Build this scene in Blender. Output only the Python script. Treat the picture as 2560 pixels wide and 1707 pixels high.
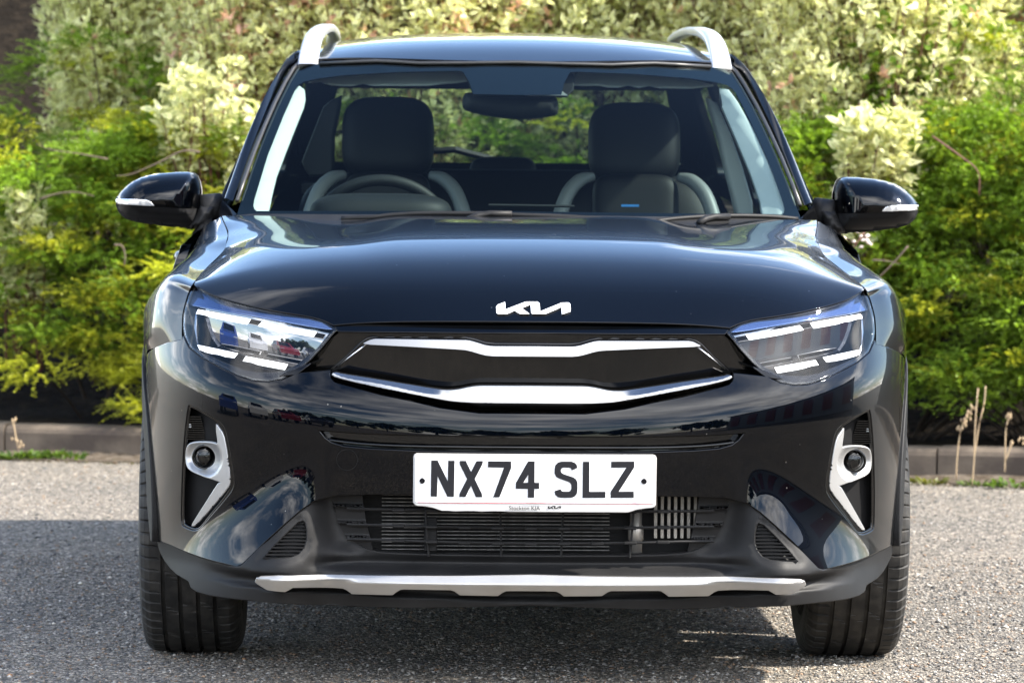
import bpy, math, random
import numpy as np
from mathutils import Matrix, Vector
from mathutils.geometry import delaunay_2d_cdt

for o in list(bpy.data.objects):
    bpy.data.objects.remove(o, do_unlink=True)
sc = bpy.context.scene
COL = sc.collection
rng = np.random.default_rng(7)
random.seed(7)

# ------------------------------------------------------------------ camera
PITCH, ROLL, CAM_H = math.radians(2.53), math.radians(.45), 1.17
FPX = 10450.0                                   # focal length for a picture 2560 px wide
cam = bpy.data.cameras.new('camera')
cam.sensor_width = 36.0
cam.lens = 36.0 * FPX / 2560.0
cam.clip_start, cam.clip_end = .5, 3000
cam.dof.use_dof = True
cam.dof.focus_distance = 9.15
cam.dof.aperture_fstop = 9.0
cam_ob = bpy.data.objects.new('camera', cam)
CAM_R = Matrix.Rotation(math.pi/2 - PITCH, 3, 'X') @ Matrix.Rotation(ROLL, 3, 'Z')
cam_ob.matrix_world = Matrix.Translation((0, 0, CAM_H)) @ CAM_R.to_4x4()
COL.objects.link(cam_ob)
sc.camera = cam_ob

# ------------------------------------------------------------------ sun, sky, exposure
SUN_EL, SUN_AZ = math.radians(43), math.radians(77)      # azimuth measured from -Y (towards camera) to +X
sd = Vector((math.cos(SUN_EL)*math.sin(SUN_AZ), -math.cos(SUN_EL)*math.cos(SUN_AZ), math.sin(SUN_EL)))
sun = bpy.data.lights.new('sun', 'SUN')
sun.energy = 4.1
sun.angle = math.radians(2.0)
sun.color = (1.0, .93, .82)
sun_ob = bpy.data.objects.new('sun', sun)
sun_ob.rotation_euler = sd.to_track_quat('Z', 'Y').to_euler()
sun_ob.location = (30, 0, 30)
COL.objects.link(sun_ob)

world = bpy.data.worlds.new('World')
sc.world = world
world.use_nodes = True
nt = world.node_tree
for n in list(nt.nodes): nt.nodes.remove(n)
def wn(t, **k):
    n = nt.nodes.new(t)
    for a, b in k.items(): setattr(n, a, b)
    return n
CLOUD_SHIFT = (8.68, 38.62, 17.45)
sky = wn('ShaderNodeTexSky', sky_type='NISHITA', sun_disc=False, sun_elevation=SUN_EL,
         sun_rotation=math.atan2(sd.x, sd.y), air_density=1.0, dust_density=.25, ozone_density=1.8)
geo = wn('ShaderNodeTexCoord')
sep = wn('ShaderNodeSeparateXYZ')
nt.links.new(geo.outputs['Generated'], sep.inputs[0])
zm = wn('ShaderNodeMath', operation='MAXIMUM'); zm.inputs[1].default_value = .0
nt.links.new(sep.outputs[2], zm.inputs[0])
za = wn('ShaderNodeMath', operation='ADD'); za.inputs[1].default_value = .16
nt.links.new(zm.outputs[0], za.inputs[0])
vd = wn('ShaderNodeVectorMath', operation='DIVIDE')
cz = wn('ShaderNodeCombineXYZ')
for i in range(3): nt.links.new(za.outputs[0], cz.inputs[i])
nt.links.new(geo.outputs['Generated'], vd.inputs[0]); nt.links.new(cz.outputs[0], vd.inputs[1])
n1 = wn('ShaderNodeTexNoise'); n1.inputs['Scale'].default_value = .7; n1.inputs['Detail'].default_value = 9; n1.inputs['Roughness'].default_value = .6
va = wn('ShaderNodeVectorMath', operation='ADD'); va.inputs[1].default_value = CLOUD_SHIFT
vr = wn('ShaderNodeVectorRotate', rotation_type='Z_AXIS'); vr.inputs['Angle'].default_value = math.radians(22.5)
nt.links.new(vd.outputs[0], vr.inputs['Vector'])
nt.links.new(vr.outputs[0], va.inputs[0])
nt.links.new(va.outputs[0], n1.inputs['Vector'])
ramp = wn('ShaderNodeValToRGB')
ramp.color_ramp.elements[0].position = .485; ramp.color_ramp.elements[1].position = .66
nt.links.new(n1.outputs[0], ramp.inputs[0])
n2 = wn('ShaderNodeTexNoise'); n2.inputs['Scale'].default_value = 2.2; n2.inputs['Detail'].default_value = 6
nt.links.new(vd.outputs[0], n2.inputs['Vector'])
cr = wn('ShaderNodeValToRGB')
cr.color_ramp.elements[0].color = (11., 11., 11.2, 1); cr.color_ramp.elements[1].color = (27., 26.5, 25.8, 1)
cr.color_ramp.elements[0].position = .35; cr.color_ramp.elements[1].position = .65
nt.links.new(n2.outputs[0], cr.inputs[0])
mx = wn('ShaderNodeMix', data_type='RGBA')
nt.links.new(ramp.outputs[0], mx.inputs['Factor'])
hs = wn('ShaderNodeMix', data_type='RGBA', blend_type='MULTIPLY'); hs.inputs['Factor'].default_value = 1; hs.inputs['B'].default_value = (.98, 1.0, 1.03, 1)
nt.links.new(sky.outputs[0], hs.inputs['A']); nt.links.new(hs.outputs['Result'], mx.inputs['A']); nt.links.new(cr.outputs[0], mx.inputs['B'])
bg = wn('ShaderNodeBackground'); bg.inputs[1].default_value = .12
wo = wn('ShaderNodeOutputWorld')
nt.links.new(mx.outputs['Result'], bg.inputs[0]); nt.links.new(bg.outputs[0], wo.inputs[0])

sc.view_settings.view_transform = 'Standard'
sc.view_settings.look = 'None'
sc.view_settings.exposure = 1.97
sc.view_settings.gamma = 1
sc.view_settings.use_curve_mapping = False
sc.render.engine = 'CYCLES'
sc.cycles.use_denoising = True
sc.cycles.max_bounces = 9
sc.cycles.transparent_max_bounces = 16
sc.cycles.sample_clamp_indirect = 6
sc.cycles.caustics_reflective = False
sc.cycles.caustics_refractive = False

# ------------------------------------------------------------------ helpers
CAR_LOC, CAR_YAW = Vector((.0457, 9.0, 0)), math.radians(1.27)
_RC = np.array(Matrix.Rotation(CAR_YAW, 3, 'Z'))
_R = np.array(CAM_R)
_O = _RC.T @ (np.array([0, 0, CAM_H]) - np.array(CAR_LOC))
def ray(px, py):
    d = _RC.T @ (_R @ np.array([(px-1280)/FPX, -(py-853.5)/FPX, -1.]))
    return d / d[1]
def at_y(px, py, y):                  # survey: where a sight line meets a plane of the car
    d = ray(px, py)
    p = _O + d*(y - _O[1])
    return np.array([p[0], y, p[2]])
def on_surf(px, py, F, lo=-.3, hi=1.6):   # survey: where a sight line meets the front skin y = F(x, z)
    d = ray(px, py)
    ys = np.linspace(lo, hi, 400)
    P = _O[None] + d[None]*(ys[:, None]-_O[1])
    g = ys - F(P[:, 0], P[:, 2])
    k = int(np.argmax(g > 0))
    if k == 0: k = len(ys)-1
    a, b = ys[k-1], ys[k]
    for _ in range(30):
        m = .5*(a+b); p = _O + d*(m-_O[1])
        if m - F(p[0:1], p[2:3])[0] > 0: b = m
        else: a = m
    p = _O + d*(b-_O[1])
    return p[0], p[2]
CROPS = dict(N=(0, 0, 1), R1=(560, 40, 3.0153), R2=(1240, 40, 2.868), R3=(260, 400, 2.6133), F1=(320, 900, 2.01),
             F2=(1740, 900, 2.01), F3=(780, 1060, 3.1365), F4=(1280, 1060, 3.1355), F5=(780, 720, 4.055), PL=(1020, 1110, 3.5636),
             H1=(380, 520, 2.5565), H2=(1300, 480, 2.4), I1=(820, 200, 2.6133), L1=(330, 1380, 2.4247), L2=(1300, 1380, 2.352))
def T(crop, *pts):
    a, b, s = CROPS[crop]
    return [(a + x/s, b + y/s) for x, y in pts]
def S2(pts, F):                       # traced points -> (x, z) on skin F
    return [on_surf(x, y, F) for x, y in pts]
def flipx(pts): return [(-x, z) for x, z in reversed(pts)]
def sym(left):                        # left half outline running centre -> left -> centre, closed by its mirror image
    return list(left) + flipx(left)

class Spline:                         # natural cubic spline
    def __init__(s, x, y):
        x = np.array(x, float); y = np.array(y, float); n = len(x); h = np.diff(x)
        A = np.zeros((n, n)); r = np.zeros(n); A[0, 0] = A[-1, -1] = 1
        for i in range(1, n-1):
            A[i, i-1], A[i, i], A[i, i+1] = h[i-1], 2*(h[i-1]+h[i]), h[i]
            r[i] = 6*((y[i+1]-y[i])/h[i]-(y[i]-y[i-1])/h[i-1])
        s.x, s.y, s.h, s.m = x, y, h, np.linalg.solve(A, r)
    def __call__(s, t):
        t = np.asarray(t, float); tc = np.clip(t, s.x[0], s.x[-1])
        i = np.clip(np.searchsorted(s.x, tc)-1, 0, len(s.x)-2)
        a, b, h = s.x[i+1]-tc, tc-s.x[i], s.h[i]
        v = s.m[i]*a**3/(6*h)+s.m[i+1]*b**3/(6*h)+(s.y[i]/h-s.m[i]*h/6)*a+(s.y[i+1]/h-s.m[i+1]*h/6)*b
        lo = (s.y[1]-s.y[0])/s.h[0]-s.h[0]*(2*s.m[0]+s.m[1])/6
        hi = (s.y[-1]-s.y[-2])/s.h[-1]+s.h[-1]*(2*s.m[-1]+s.m[-2])/6
        return v + np.where(t < s.x[0], (t-s.x[0])*lo, 0) + np.where(t > s.x[-1], (t-s.x[-1])*hi, 0)
def sstep(a, b, x):
    t = np.clip((np.asarray(x, float)-a)/(b-a), 0, 1); return t*t*(3-2*t)
def inside(P, poly):
    P = np.asarray(P); q = np.asarray(poly); r = np.zeros(len(P), bool); x, y = P[:, 0], P[:, 1]
    for (x1, y1), (x2, y2) in zip(q, np.roll(q, -1, 0)):
        if y1 == y2: continue
        c = ((y1 > y) != (y2 > y)) & (x < (x2-x1)*(y-y1)/(y2-y1)+x1); r ^= c
    return r
def dist_poly(P, poly):
    P = np.asarray(P, float); q = np.asarray(poly); d = np.full(len(P), 1e9)
    for a, b in zip(q, np.roll(q, -1, 0)):
        ab = b-a; L = ab@ab
        if L < 1e-14: continue
        t = np.clip(((P-a)@ab)/L, 0, 1); d = np.minimum(d, np.hypot(*(P-a-t[:, None]*ab).T))
    return d
def resample(poly, step):
    q = [np.array(p, float) for p in poly]; out = []
    for a, b in zip(q, q[1:]+q[:1]):
        L = np.hypot(*(b-a)); 
        if L < 1e-6: continue
        k = max(1, int(math.ceil(L/step)))
        out += [a+(b-a)*i/k for i in range(k)]
    return np.array(out)
def smooth_poly(poly, it=1, keep=115):   # corner cutting that leaves sharp corners alone
    for _ in range(it):
        q = [np.array(p, float) for p in poly]; n = len(q); out = []
        for i in range(n):
            a, b, c = q[i-1], q[i], q[(i+1) % n]
            u, v = a-b, c-b
            cosang = (u@v)/max(1e-12, np.hypot(*u)*np.hypot(*v))
            if math.degrees(math.acos(max(-1, min(1, cosang)))) < keep: out.append(b)
            else: out += [b+u*.25, b+v*.25]
        poly = out
    return [tuple(p) for p in poly]

MESHES = []
def link(name, me, mat=None, parent=None):
    o = bpy.data.objects.new(name, me); COL.objects.link(o)
    if mat is not None and me is not None: me.materials.append(mat)
    if parent is not None: o.parent = parent
    return o
def mesh_obj(name, V, Fc, mat, parent=None, smooth=True, normals=None):
    me = bpy.data.meshes.new(name)
    me.from_pydata([tuple(map(float, v)) for v in V], [], [tuple(map(int, f)) for f in Fc])
    me.update()
    if smooth: me.polygons.foreach_set('use_smooth', [True]*len(me.polygons))
    if normals is not None: me.normals_split_custom_set_from_vertices([tuple(map(float, n)) for n in normals])
    return link(name, me, mat, parent)
def thing(name, label, cat, loc=(0, 0, 0), rotz=0, group=None):
    o = bpy.data.objects.new(name, None); COL.objects.link(o)
    o.location = loc; o.rotation_euler = (0, 0, rotz); o['label'] = label; o['category'] = cat
    if group: o['group'] = group
    return o
def tag(o, label, cat, group=None, kind=None):
    if label: o['label'] = label
    if cat: o['category'] = cat
    if group: o['group'] = group
    if kind: o['kind'] = kind
    return o

def patch(name, outline, L, step, mat, parent, holes=(), rim=.008, rnd=.0015, back=(0, 1, 0), smooth=0, want=None, solid=False):
    """A shaped panel: outline and holes in a 2-D plan, lifted by L(u, v) -> 3-D, with rounded edges turned back by rim."""
    outline = list(outline)
    if smooth: outline = smooth_poly(outline, smooth)
    hl = [smooth_poly(h, smooth) if smooth else h for h in holes]
    loops = [resample(outline, step)] + [resample(h, step) for h in hl]
    allb = np.vstack(loops); mn, mxx = allb.min(0), allb.max(0)
    hy = step*.87
    rows = np.arange(mn[1]+hy*.5, mxx[1], hy)
    G = []
    for k, v in enumerate(rows):
        us = np.arange(mn[0]+(step*.5 if k % 2 else 0), mxx[0], step)
        G.append(np.stack([us, np.full_like(us, v)], 1))
    G = np.vstack(G) if G else np.zeros((0, 2))
    if len(G):
        m = inside(G, loops[0])
        for h in loops[1:]: m &= ~inside(G, h)
        G = G[m]
        if len(G):
            d = np.full(len(G), 1e9)
            for lp in loops: d = np.minimum(d, dist_poly(G, lp))
            G = G[d > .45*step]
    edges = []; base = 0
    for lp in loops:
        n = len(lp); edges += [(base+i, base+(i+1) % n) for i in range(n)]; base += n
    pts = [Vector(p) for p in np.vstack([allb, G])]
    V2, E, Fc, *_ = delaunay_2d_cdt(pts, edges, [], 0, 1e-7)
    V2 = np.array([tuple(v) for v in V2])
    cen = np.array([V2[list(f)].mean(0) for f in Fc])
    m = inside(cen, loops[0])
    for h in loops[1:]: m &= ~inside(cen, h)
    Fc = [tuple(f) for f, k in zip(Fc, m) if k]
    Lf = lambda uv: np.stack(L(uv[:, 0], uv[:, 1]), 1)
    P = Lf(V2); e = 4e-4
    Du = (Lf(V2+[e, 0])-Lf(V2-[e, 0]))/(2*e); Dv = (Lf(V2+[0, e])-Lf(V2-[0, e]))/(2*e)
    N = np.cross(Du, Dv); N /= np.maximum(1e-12, np.linalg.norm(N, axis=1))[:, None]
    bk = np.array(back, float); bk /= np.linalg.norm(bk)
    if (N@bk).mean() > 0: N = -N
    tri = []
    for f in Fc:
        a, b, c = P[f[0]], P[f[1]], P[f[2]]
        tri.append(f if np.cross(b-a, c-a)@N[f[0]] > 0 else f[::-1])
    P = list(P); N = list(N)
    if rim > 0:
        cnt = {}
        for f in tri:
            for i in range(len(f)):
                a, b = f[i], f[(i+1) % len(f)]
                cnt[(a, b)] = 1
        bd = [(a, b) for (a, b) in cnt if (b, a) not in cnt]
        nxt = {a: b for a, b in bd}; prv = {b: a for a, b in bd}
        ring = {}
        for a in nxt:
            p0, p1, p2 = P[prv.get(a, a)], P[a], P[nxt[a]]
            t = p2-p0; nn = N[a]
            out = np.cross(t, nn); l = np.linalg.norm(out)
            out = out/l if l > 1e-12 else np.zeros(3)
            r1 = p1+out*rnd*.62-nn*rnd*.22; r2 = p1+out*rnd-nn*rnd*.9
            r3 = r2+bk*rim
            idx = []
            for q, nv in ((r1, nn*.7+out*.7), (r2, out), (r3, out)):
                idx.append(len(P)); P.append(q); N.append(nv/max(1e-9, np.linalg.norm(nv)))
            ring[a] = idx
        for a, b in bd:
            A, B = [a]+ring[a], [b]+ring[b]
            for k in range(3): tri.append((A[k], A[k+1], B[k+1], B[k]))
        if solid:
            pass
    return mesh_obj(name, P, tri, mat, parent, True, N)

def grid_surf(name, P, mat, parent, closed_u=False, flip=False, auto=True):
    """P: (nu, nv, 3) grid of points."""
    nu, nv, _ = P.shape
    V = P.reshape(-1, 3); Fc = []
    for i in range(nu if closed_u else nu-1):
        for j in range(nv-1):
            a, b = i*nv+j, ((i+1) % nu)*nv+j
            f = (a, b, b+1, a+1)
            Fc.append(f[::-1] if flip else f)
    return mesh_obj(name, V, Fc, mat, parent, True)

class MB:
    """collects simple solids into one mesh"""
    def __init__(s): s.V, s.F = [], []
    def add(s, V, Fc):
        b = len(s.V); s.V += [tuple(map(float, v)) for v in V]; s.F += [tuple(b+i for i in f) for f in Fc]; return s
    def box(s, c, d, M=None, bev=0):
        x, y, z = [k/2 for k in d]
        if bev <= 0:
            V = [(sx*x, sy*y, sz*z) for sx in (-1, 1) for sy in (-1, 1) for sz in (-1, 1)]
            Fc = [(0, 1, 3, 2), (4, 6, 7, 5), (0, 4, 5, 1), (2, 3, 7, 6), (0, 2, 6, 4), (1, 5, 7, 3)]
        else:
            b = bev; V = []; 
            for sx in (-1, 1):
                for sy in (-1, 1):
                    for sz in (-1, 1):
                        V += [(sx*(x-b), sy*(y-b), sz*z), (sx*(x-b), sy*y, sz*(z-b)), (sx*x, sy*(y-b), sz*(z-b))]
            i = lambda sx, sy, sz, k: ((sx > 0)*4+(sy > 0)*2+(sz > 0))*3+k
            Fc = []
            for q in (-1, 1):
                Fc.append([i(-1, -1, q, 0), i(1, -1, q, 0), i(1, 1, q, 0), i(-1, 1, q, 0)][::q])
                Fc.append([i(-1, q, -1, 1), i(-1, q, 1, 1), i(1, q, 1, 1), i(1, q, -1, 1)][::q])
                Fc.append([i(q, -1, -1, 2), i(q, 1, -1, 2), i(q, 1, 1, 2), i(q, -1, 1, 2)][::q])
                for r in (-1, 1):
                    Fc.append([i(q, r, -1, 1), i(q, r, -1, 2), i(q, r, 1, 2), i(q, r, 1, 1)][::q*r])
                    Fc.append([i(q, -1, r, 0), i(q, -1, r, 2), i(q, 1, r, 2), i(q, 1, r, 0)][::-q*r])
                    Fc.append([i(-1, q, r, 0), i(-1, q, r, 1), i(1, q, r, 1), i(1, q, r, 0)][::q*r])
                    for t in (-1, 1): Fc.append([i(q, r, t, 0), i(q, r, t, 1), i(q, r, t, 2)][::-q*r*t])
        V = np.array(V, float)
        if M is not None: V = V@np.array(M).T
        return s.add(V+np.array(c), Fc)
    def tube(s, pts, r, n=8, caps=True):
        pts = np.array(pts, float); r = np.broadcast_to(np.asarray(r, float), (len(pts),))
        b = len(s.V); ref = np.array([0, 0, 1.])
        for k, p in enumerate(pts):
            t = pts[min(k+1, len(pts)-1)]-pts[max(k-1, 0)]; t /= max(1e-9, np.linalg.norm(t))
            u = np.cross(t, ref)
            if np.linalg.norm(u) < .2: u = np.cross(t, [1, 0, 0])
            u /= np.linalg.norm(u); v = np.cross(t, u)
            for i in range(n):
                a = 2*math.pi*i/n; s.V.append(tuple(p+r[k]*(u*math.cos(a)+v*math.sin(a))))
        for k in range(len(pts)-1):
            for i in range(n):
                j = (i+1) % n; s.F.append((b+k*n+i, b+(k+1)*n+i, b+(k+1)*n+j, b+k*n+j))
        if caps:
            s.F.append(tuple(b+i for i in range(n))); s.F.append(tuple(b+(len(pts)-1)*n+i for i in reversed(range(n))))
        return s
    def lathe(s, prof, axis='x', c=(0, 0, 0), n=48):      # prof: (along axis, radius)
        b = len(s.V); m = len(prof)
        for i in range(n):
            a = 2*math.pi*i/n; ca, sa = math.cos(a), math.sin(a)
            for h, r in prof:
                s.V.append({'x': (c[0]+h, c[1]+r*ca, c[2]+r*sa), 'y': (c[0]+r*ca, c[1]+h, c[2]+r*sa), 'z': (c[0]+r*ca, c[1]+r*sa, c[2]+h)}[axis])
        for i in range(n):
            j = (i+1) % n
            for k in range(m-1): s.F.append((b+i*m+k, b+i*m+k+1, b+j*m+k+1, b+j*m+k))
        return s
    def build(s, name, mat, parent=None, smooth=False): return mesh_obj(name, s.V, s.F, mat, parent, smooth)

# ------------------------------------------------------------------ materials
def mat(name, base=(.5, .5, .5), rough=.5, metal=0, coat=0, coat_r=.03, spec=.5, emit=None, es=0, bump=None, vary=None):
    m = bpy.data.materials.new(name); m.use_nodes = True
    t = m.node_tree; b = t.nodes['Principled BSDF']
    b.inputs['Base Color'].default_value = (*base, 1); b.inputs['Roughness'].default_value = rough
    b.inputs['Metallic'].default_value = metal; b.inputs['Coat Weight'].default_value = coat
    b.inputs['Coat Roughness'].default_value = coat_r; b.inputs['Specular IOR Level'].default_value = spec
    if emit: b.inputs['Emission Color'].default_value = (*emit, 1); b.inputs['Emission Strength'].default_value = es
    tc = t.nodes.new('ShaderNodeTexCoord')
    if bump:
        sc_, st, dist = bump
        n = t.nodes.new('ShaderNodeTexNoise'); n.inputs['Scale'].default_value = sc_; n.inputs['Detail'].default_value = 4
        t.links.new(tc.outputs['Object'], n.inputs['Vector'])
        bp = t.nodes.new('ShaderNodeBump'); bp.inputs['Strength'].default_value = st; bp.inputs['Distance'].default_value = dist
        t.links.new(n.outputs[0], bp.inputs['Height']); t.links.new(bp.outputs[0], b.inputs['Normal'])
    if vary:
        sc_, c2, lo, hi = vary
        n = t.nodes.new('ShaderNodeTexNoise'); n.inputs['Scale'].default_value = sc_; n.inputs['Detail'].default_value = 6
        t.links.new(tc.outputs['Object'], n.inputs['Vector'])
        r = t.nodes.new('ShaderNodeValToRGB'); r.color_ramp.elements[0].position = lo; r.color_ramp.elements[1].position = hi
        r.color_ramp.elements[0].color = (*base, 1); r.color_ramp.elements[1].color = (*c2, 1)
        t.links.new(n.outputs[0], r.inputs[0]); t.links.new(r.outputs[0], b.inputs['Base Color'])
    return m
def glass_mat(name, tint=(1, 1, 1), f0=.04, rough=0.0, graze=1.0):
    m = bpy.data.materials.new(name); m.use_nodes = True; t = m.node_tree
    for n in list(t.nodes): t.nodes.remove(n)
    o = t.nodes.new('ShaderNodeOutputMaterial'); mixn = t.nodes.new('ShaderNodeMixShader')
    tr = t.nodes.new('ShaderNodeBsdfTransparent'); gl = t.nodes.new('ShaderNodeBsdfGlossy'); g = t.nodes.new('ShaderNodeNewGeometry')
    tr.inputs[0].default_value = (*tint, 1); gl.inputs['Roughness'].default_value = rough
    d = t.nodes.new('ShaderNodeVectorMath'); d.operation = 'DOT_PRODUCT'; t.links.new(g.outputs['Incoming'], d.inputs[0]); t.links.new(g.outputs['Normal'], d.inputs[1])
    def mt(op, a, b=None, **k):
        n = t.nodes.new('ShaderNodeMath'); n.operation = op
        for i, q in enumerate((a, b)):
            if q is None: continue
            if isinstance(q, (int, float)): n.inputs[i].default_value = q
            else: t.links.new(q, n.inputs[i])
        return n.outputs[0]
    c = mt('ABSOLUTE', d.outputs['Value']); p = mt('MULTIPLY', mt('POWER', mt('SUBTRACT', 1.0, c), 5.0), graze)     # Schlick reflectance, same from both sides
    f = mt('ADD', mt('MULTIPLY', p, 1-f0), f0)
    t.links.new(f, mixn.inputs[0]); t.links.new(tr.outputs[0], mixn.inputs[1]); t.links.new(gl.outputs[0], mixn.inputs[2])
    t.links.new(mixn.outputs[0], o.inputs[0]); return m
M = {}
M['paint'] = mat('black_pearl_paint', (.0005, .0010, .0024), .36, 1, 1, .006, .5)
M['paint'].node_tree.nodes['Principled BSDF'].inputs['Coat IOR'].default_value = 1.33
def dusty(m, col=(.10, .095, .085)):
    t = m.node_tree; N, Lk = t.nodes, t.links; b = N['Principled BSDF']; tc = N.new('ShaderNodeTexCoord')
    v = N.new('ShaderNodeTexVoronoi'); v.inputs['Scale'].default_value = 34; Lk.new(tc.outputs['Object'], v.inputs['Vector'])
    c = N.new('ShaderNodeSeparateColor'); Lk.new(v.outputs['Color'], c.inputs[0])
    r = N.new('ShaderNodeMath'); r.operation = 'MULTIPLY_ADD'; r.inputs[1].default_value = .11; r.inputs[2].default_value = -.045; Lk.new(c.outputs[0], r.inputs[0])
    l = N.new('ShaderNodeMath'); l.operation = 'LESS_THAN'; Lk.new(v.outputs['Distance'], l.inputs[0]); Lk.new(r.outputs[0], l.inputs[1])
    mx_ = N.new('ShaderNodeMix'); mx_.data_type = 'RGBA'; mx_.inputs['A'].default_value = b.inputs['Base Color'].default_value; mx_.inputs['B'].default_value = (*col, 1)
    Lk.new(l.outputs[0], mx_.inputs['Factor']); Lk.new(mx_.outputs['Result'], b.inputs['Base Color'])
    n = N.new('ShaderNodeTexNoise'); n.inputs['Scale'].default_value = 5; n.inputs['Detail'].default_value = 8; Lk.new(tc.outputs['Object'], n.inputs['Vector'])
    rr = N.new('ShaderNodeMapRange'); rr.inputs[1].default_value = .4; rr.inputs[2].default_value = .75; rr.inputs[3].default_value = .004; rr.inputs[4].default_value = .05; Lk.new(n.outputs[0], rr.inputs[0]); Lk.new(rr.outputs[0], b.inputs['Coat Roughness'])
dusty(M['paint'])
M['gloss'] = mat('gloss_black_plastic', (.002, .002, .002), .04, 0, 0, .0, .4)
M['matte'] = mat('grained_black_plastic', (.009, .009, .0095), .52, spec=.18, bump=(900, .25, .0008), vary=(14, (.013, .013, .0135), .35, .7))
M['dark'] = mat('dark_void_plastic', (.004, .004, .0045), .6, spec=.2)
M['silver'] = mat('satin_silver_paint', (.52, .52, .525), .34, .6, .3, .15)
M['trimsilver'] = mat('bright_satin_trim', (.20, .203, .21), .17, .97)
M['skid'] = mat('satin_skid_silver', (.36, .36, .36), .36, .6, .3, .15, vary=(9, (.31, .305, .295), .4, .7))
M['chrome'] = mat('satin_chrome', (.72, .73, .75), .2, .95)
M['plate'] = mat('white_reflective_plate', (.56, .56, .565), .25, vary=(30, (.51, .51, .50), .55, .8))
M['letter'] = mat('black_plate_print', (.006, .006, .008), .5, spec=.15)
M['red'] = mat('red_print', (.5, .02, .04), .4)
M['plateholder'] = mat('pale_plate_surround', (.33, .325, .32), .4)
M['rubber'] = mat('tyre_rubber', (.013, .0125, .012), .66, spec=.3, bump=(300, .3, .001), vary=(30, (.042, .039, .035), .42, .75))
M['rubberseal'] = mat('rubber_seal', (.02, .02, .02), .4)
M['rim'] = mat('machined_alloy', (.5, .5, .52), .3, .9)
M['glass'] = glass_mat('tinted_windscreen_glass', (.60, .70, .69), .009, 0, .38)
M['privacy'] = glass_mat('privacy_glass', (.40, .45, .44), .012, 0, .5)
M['visor'] = mat('pale_sun_visor', (.8, .81, .8), .8)
M['lens'] = glass_mat('clear_lamp_lens', (.93, .95, .97), .032)
M['led'] = mat('white_led_bar', (.9, .9, .9), .3, emit=(1, .98, .96), es=.36)
M['lampchrome'] = mat('lamp_reflector', (.20, .21, .23), .08, 1)
M['lampdark'] = mat('lamp_black_mirror', (.20, .20, .21), .01, 1)
M['guide'] = mat('lamp_light_guide', (.10, .15, .28), .08, .8)
M['seat'] = mat('black_leather', (.004, .004, .0045), .55, spec=.2, bump=(250, .05, .0006))
M['seatgrey'] = mat('grey_leather_bolster', (.13, .135, .135), .5)
M['trim'] = mat('pale_grey_headliner', (.40, .415, .41), .85)
M['dash'] = mat('soft_dash_plastic', (.009, .0095, .0095), .6, spec=.25)
M['radiator'] = mat('radiator_metal', (.16, .155, .15), .5, .6, vary=(60, (.07, .068, .065), .4, .7))
M['blue'] = mat('blue_tab', (.02, .16, .45), .5)
M['mirror'] = mat('mirror_glass', (.8, .8, .82), .02, 1)
M['redlamp'] = mat('red_lamp', (.35, .01, .01), .1)
M['indicator'] = mat('clear_indicator_lens', (.75, .77, .8), .12, .6, 1)
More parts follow.
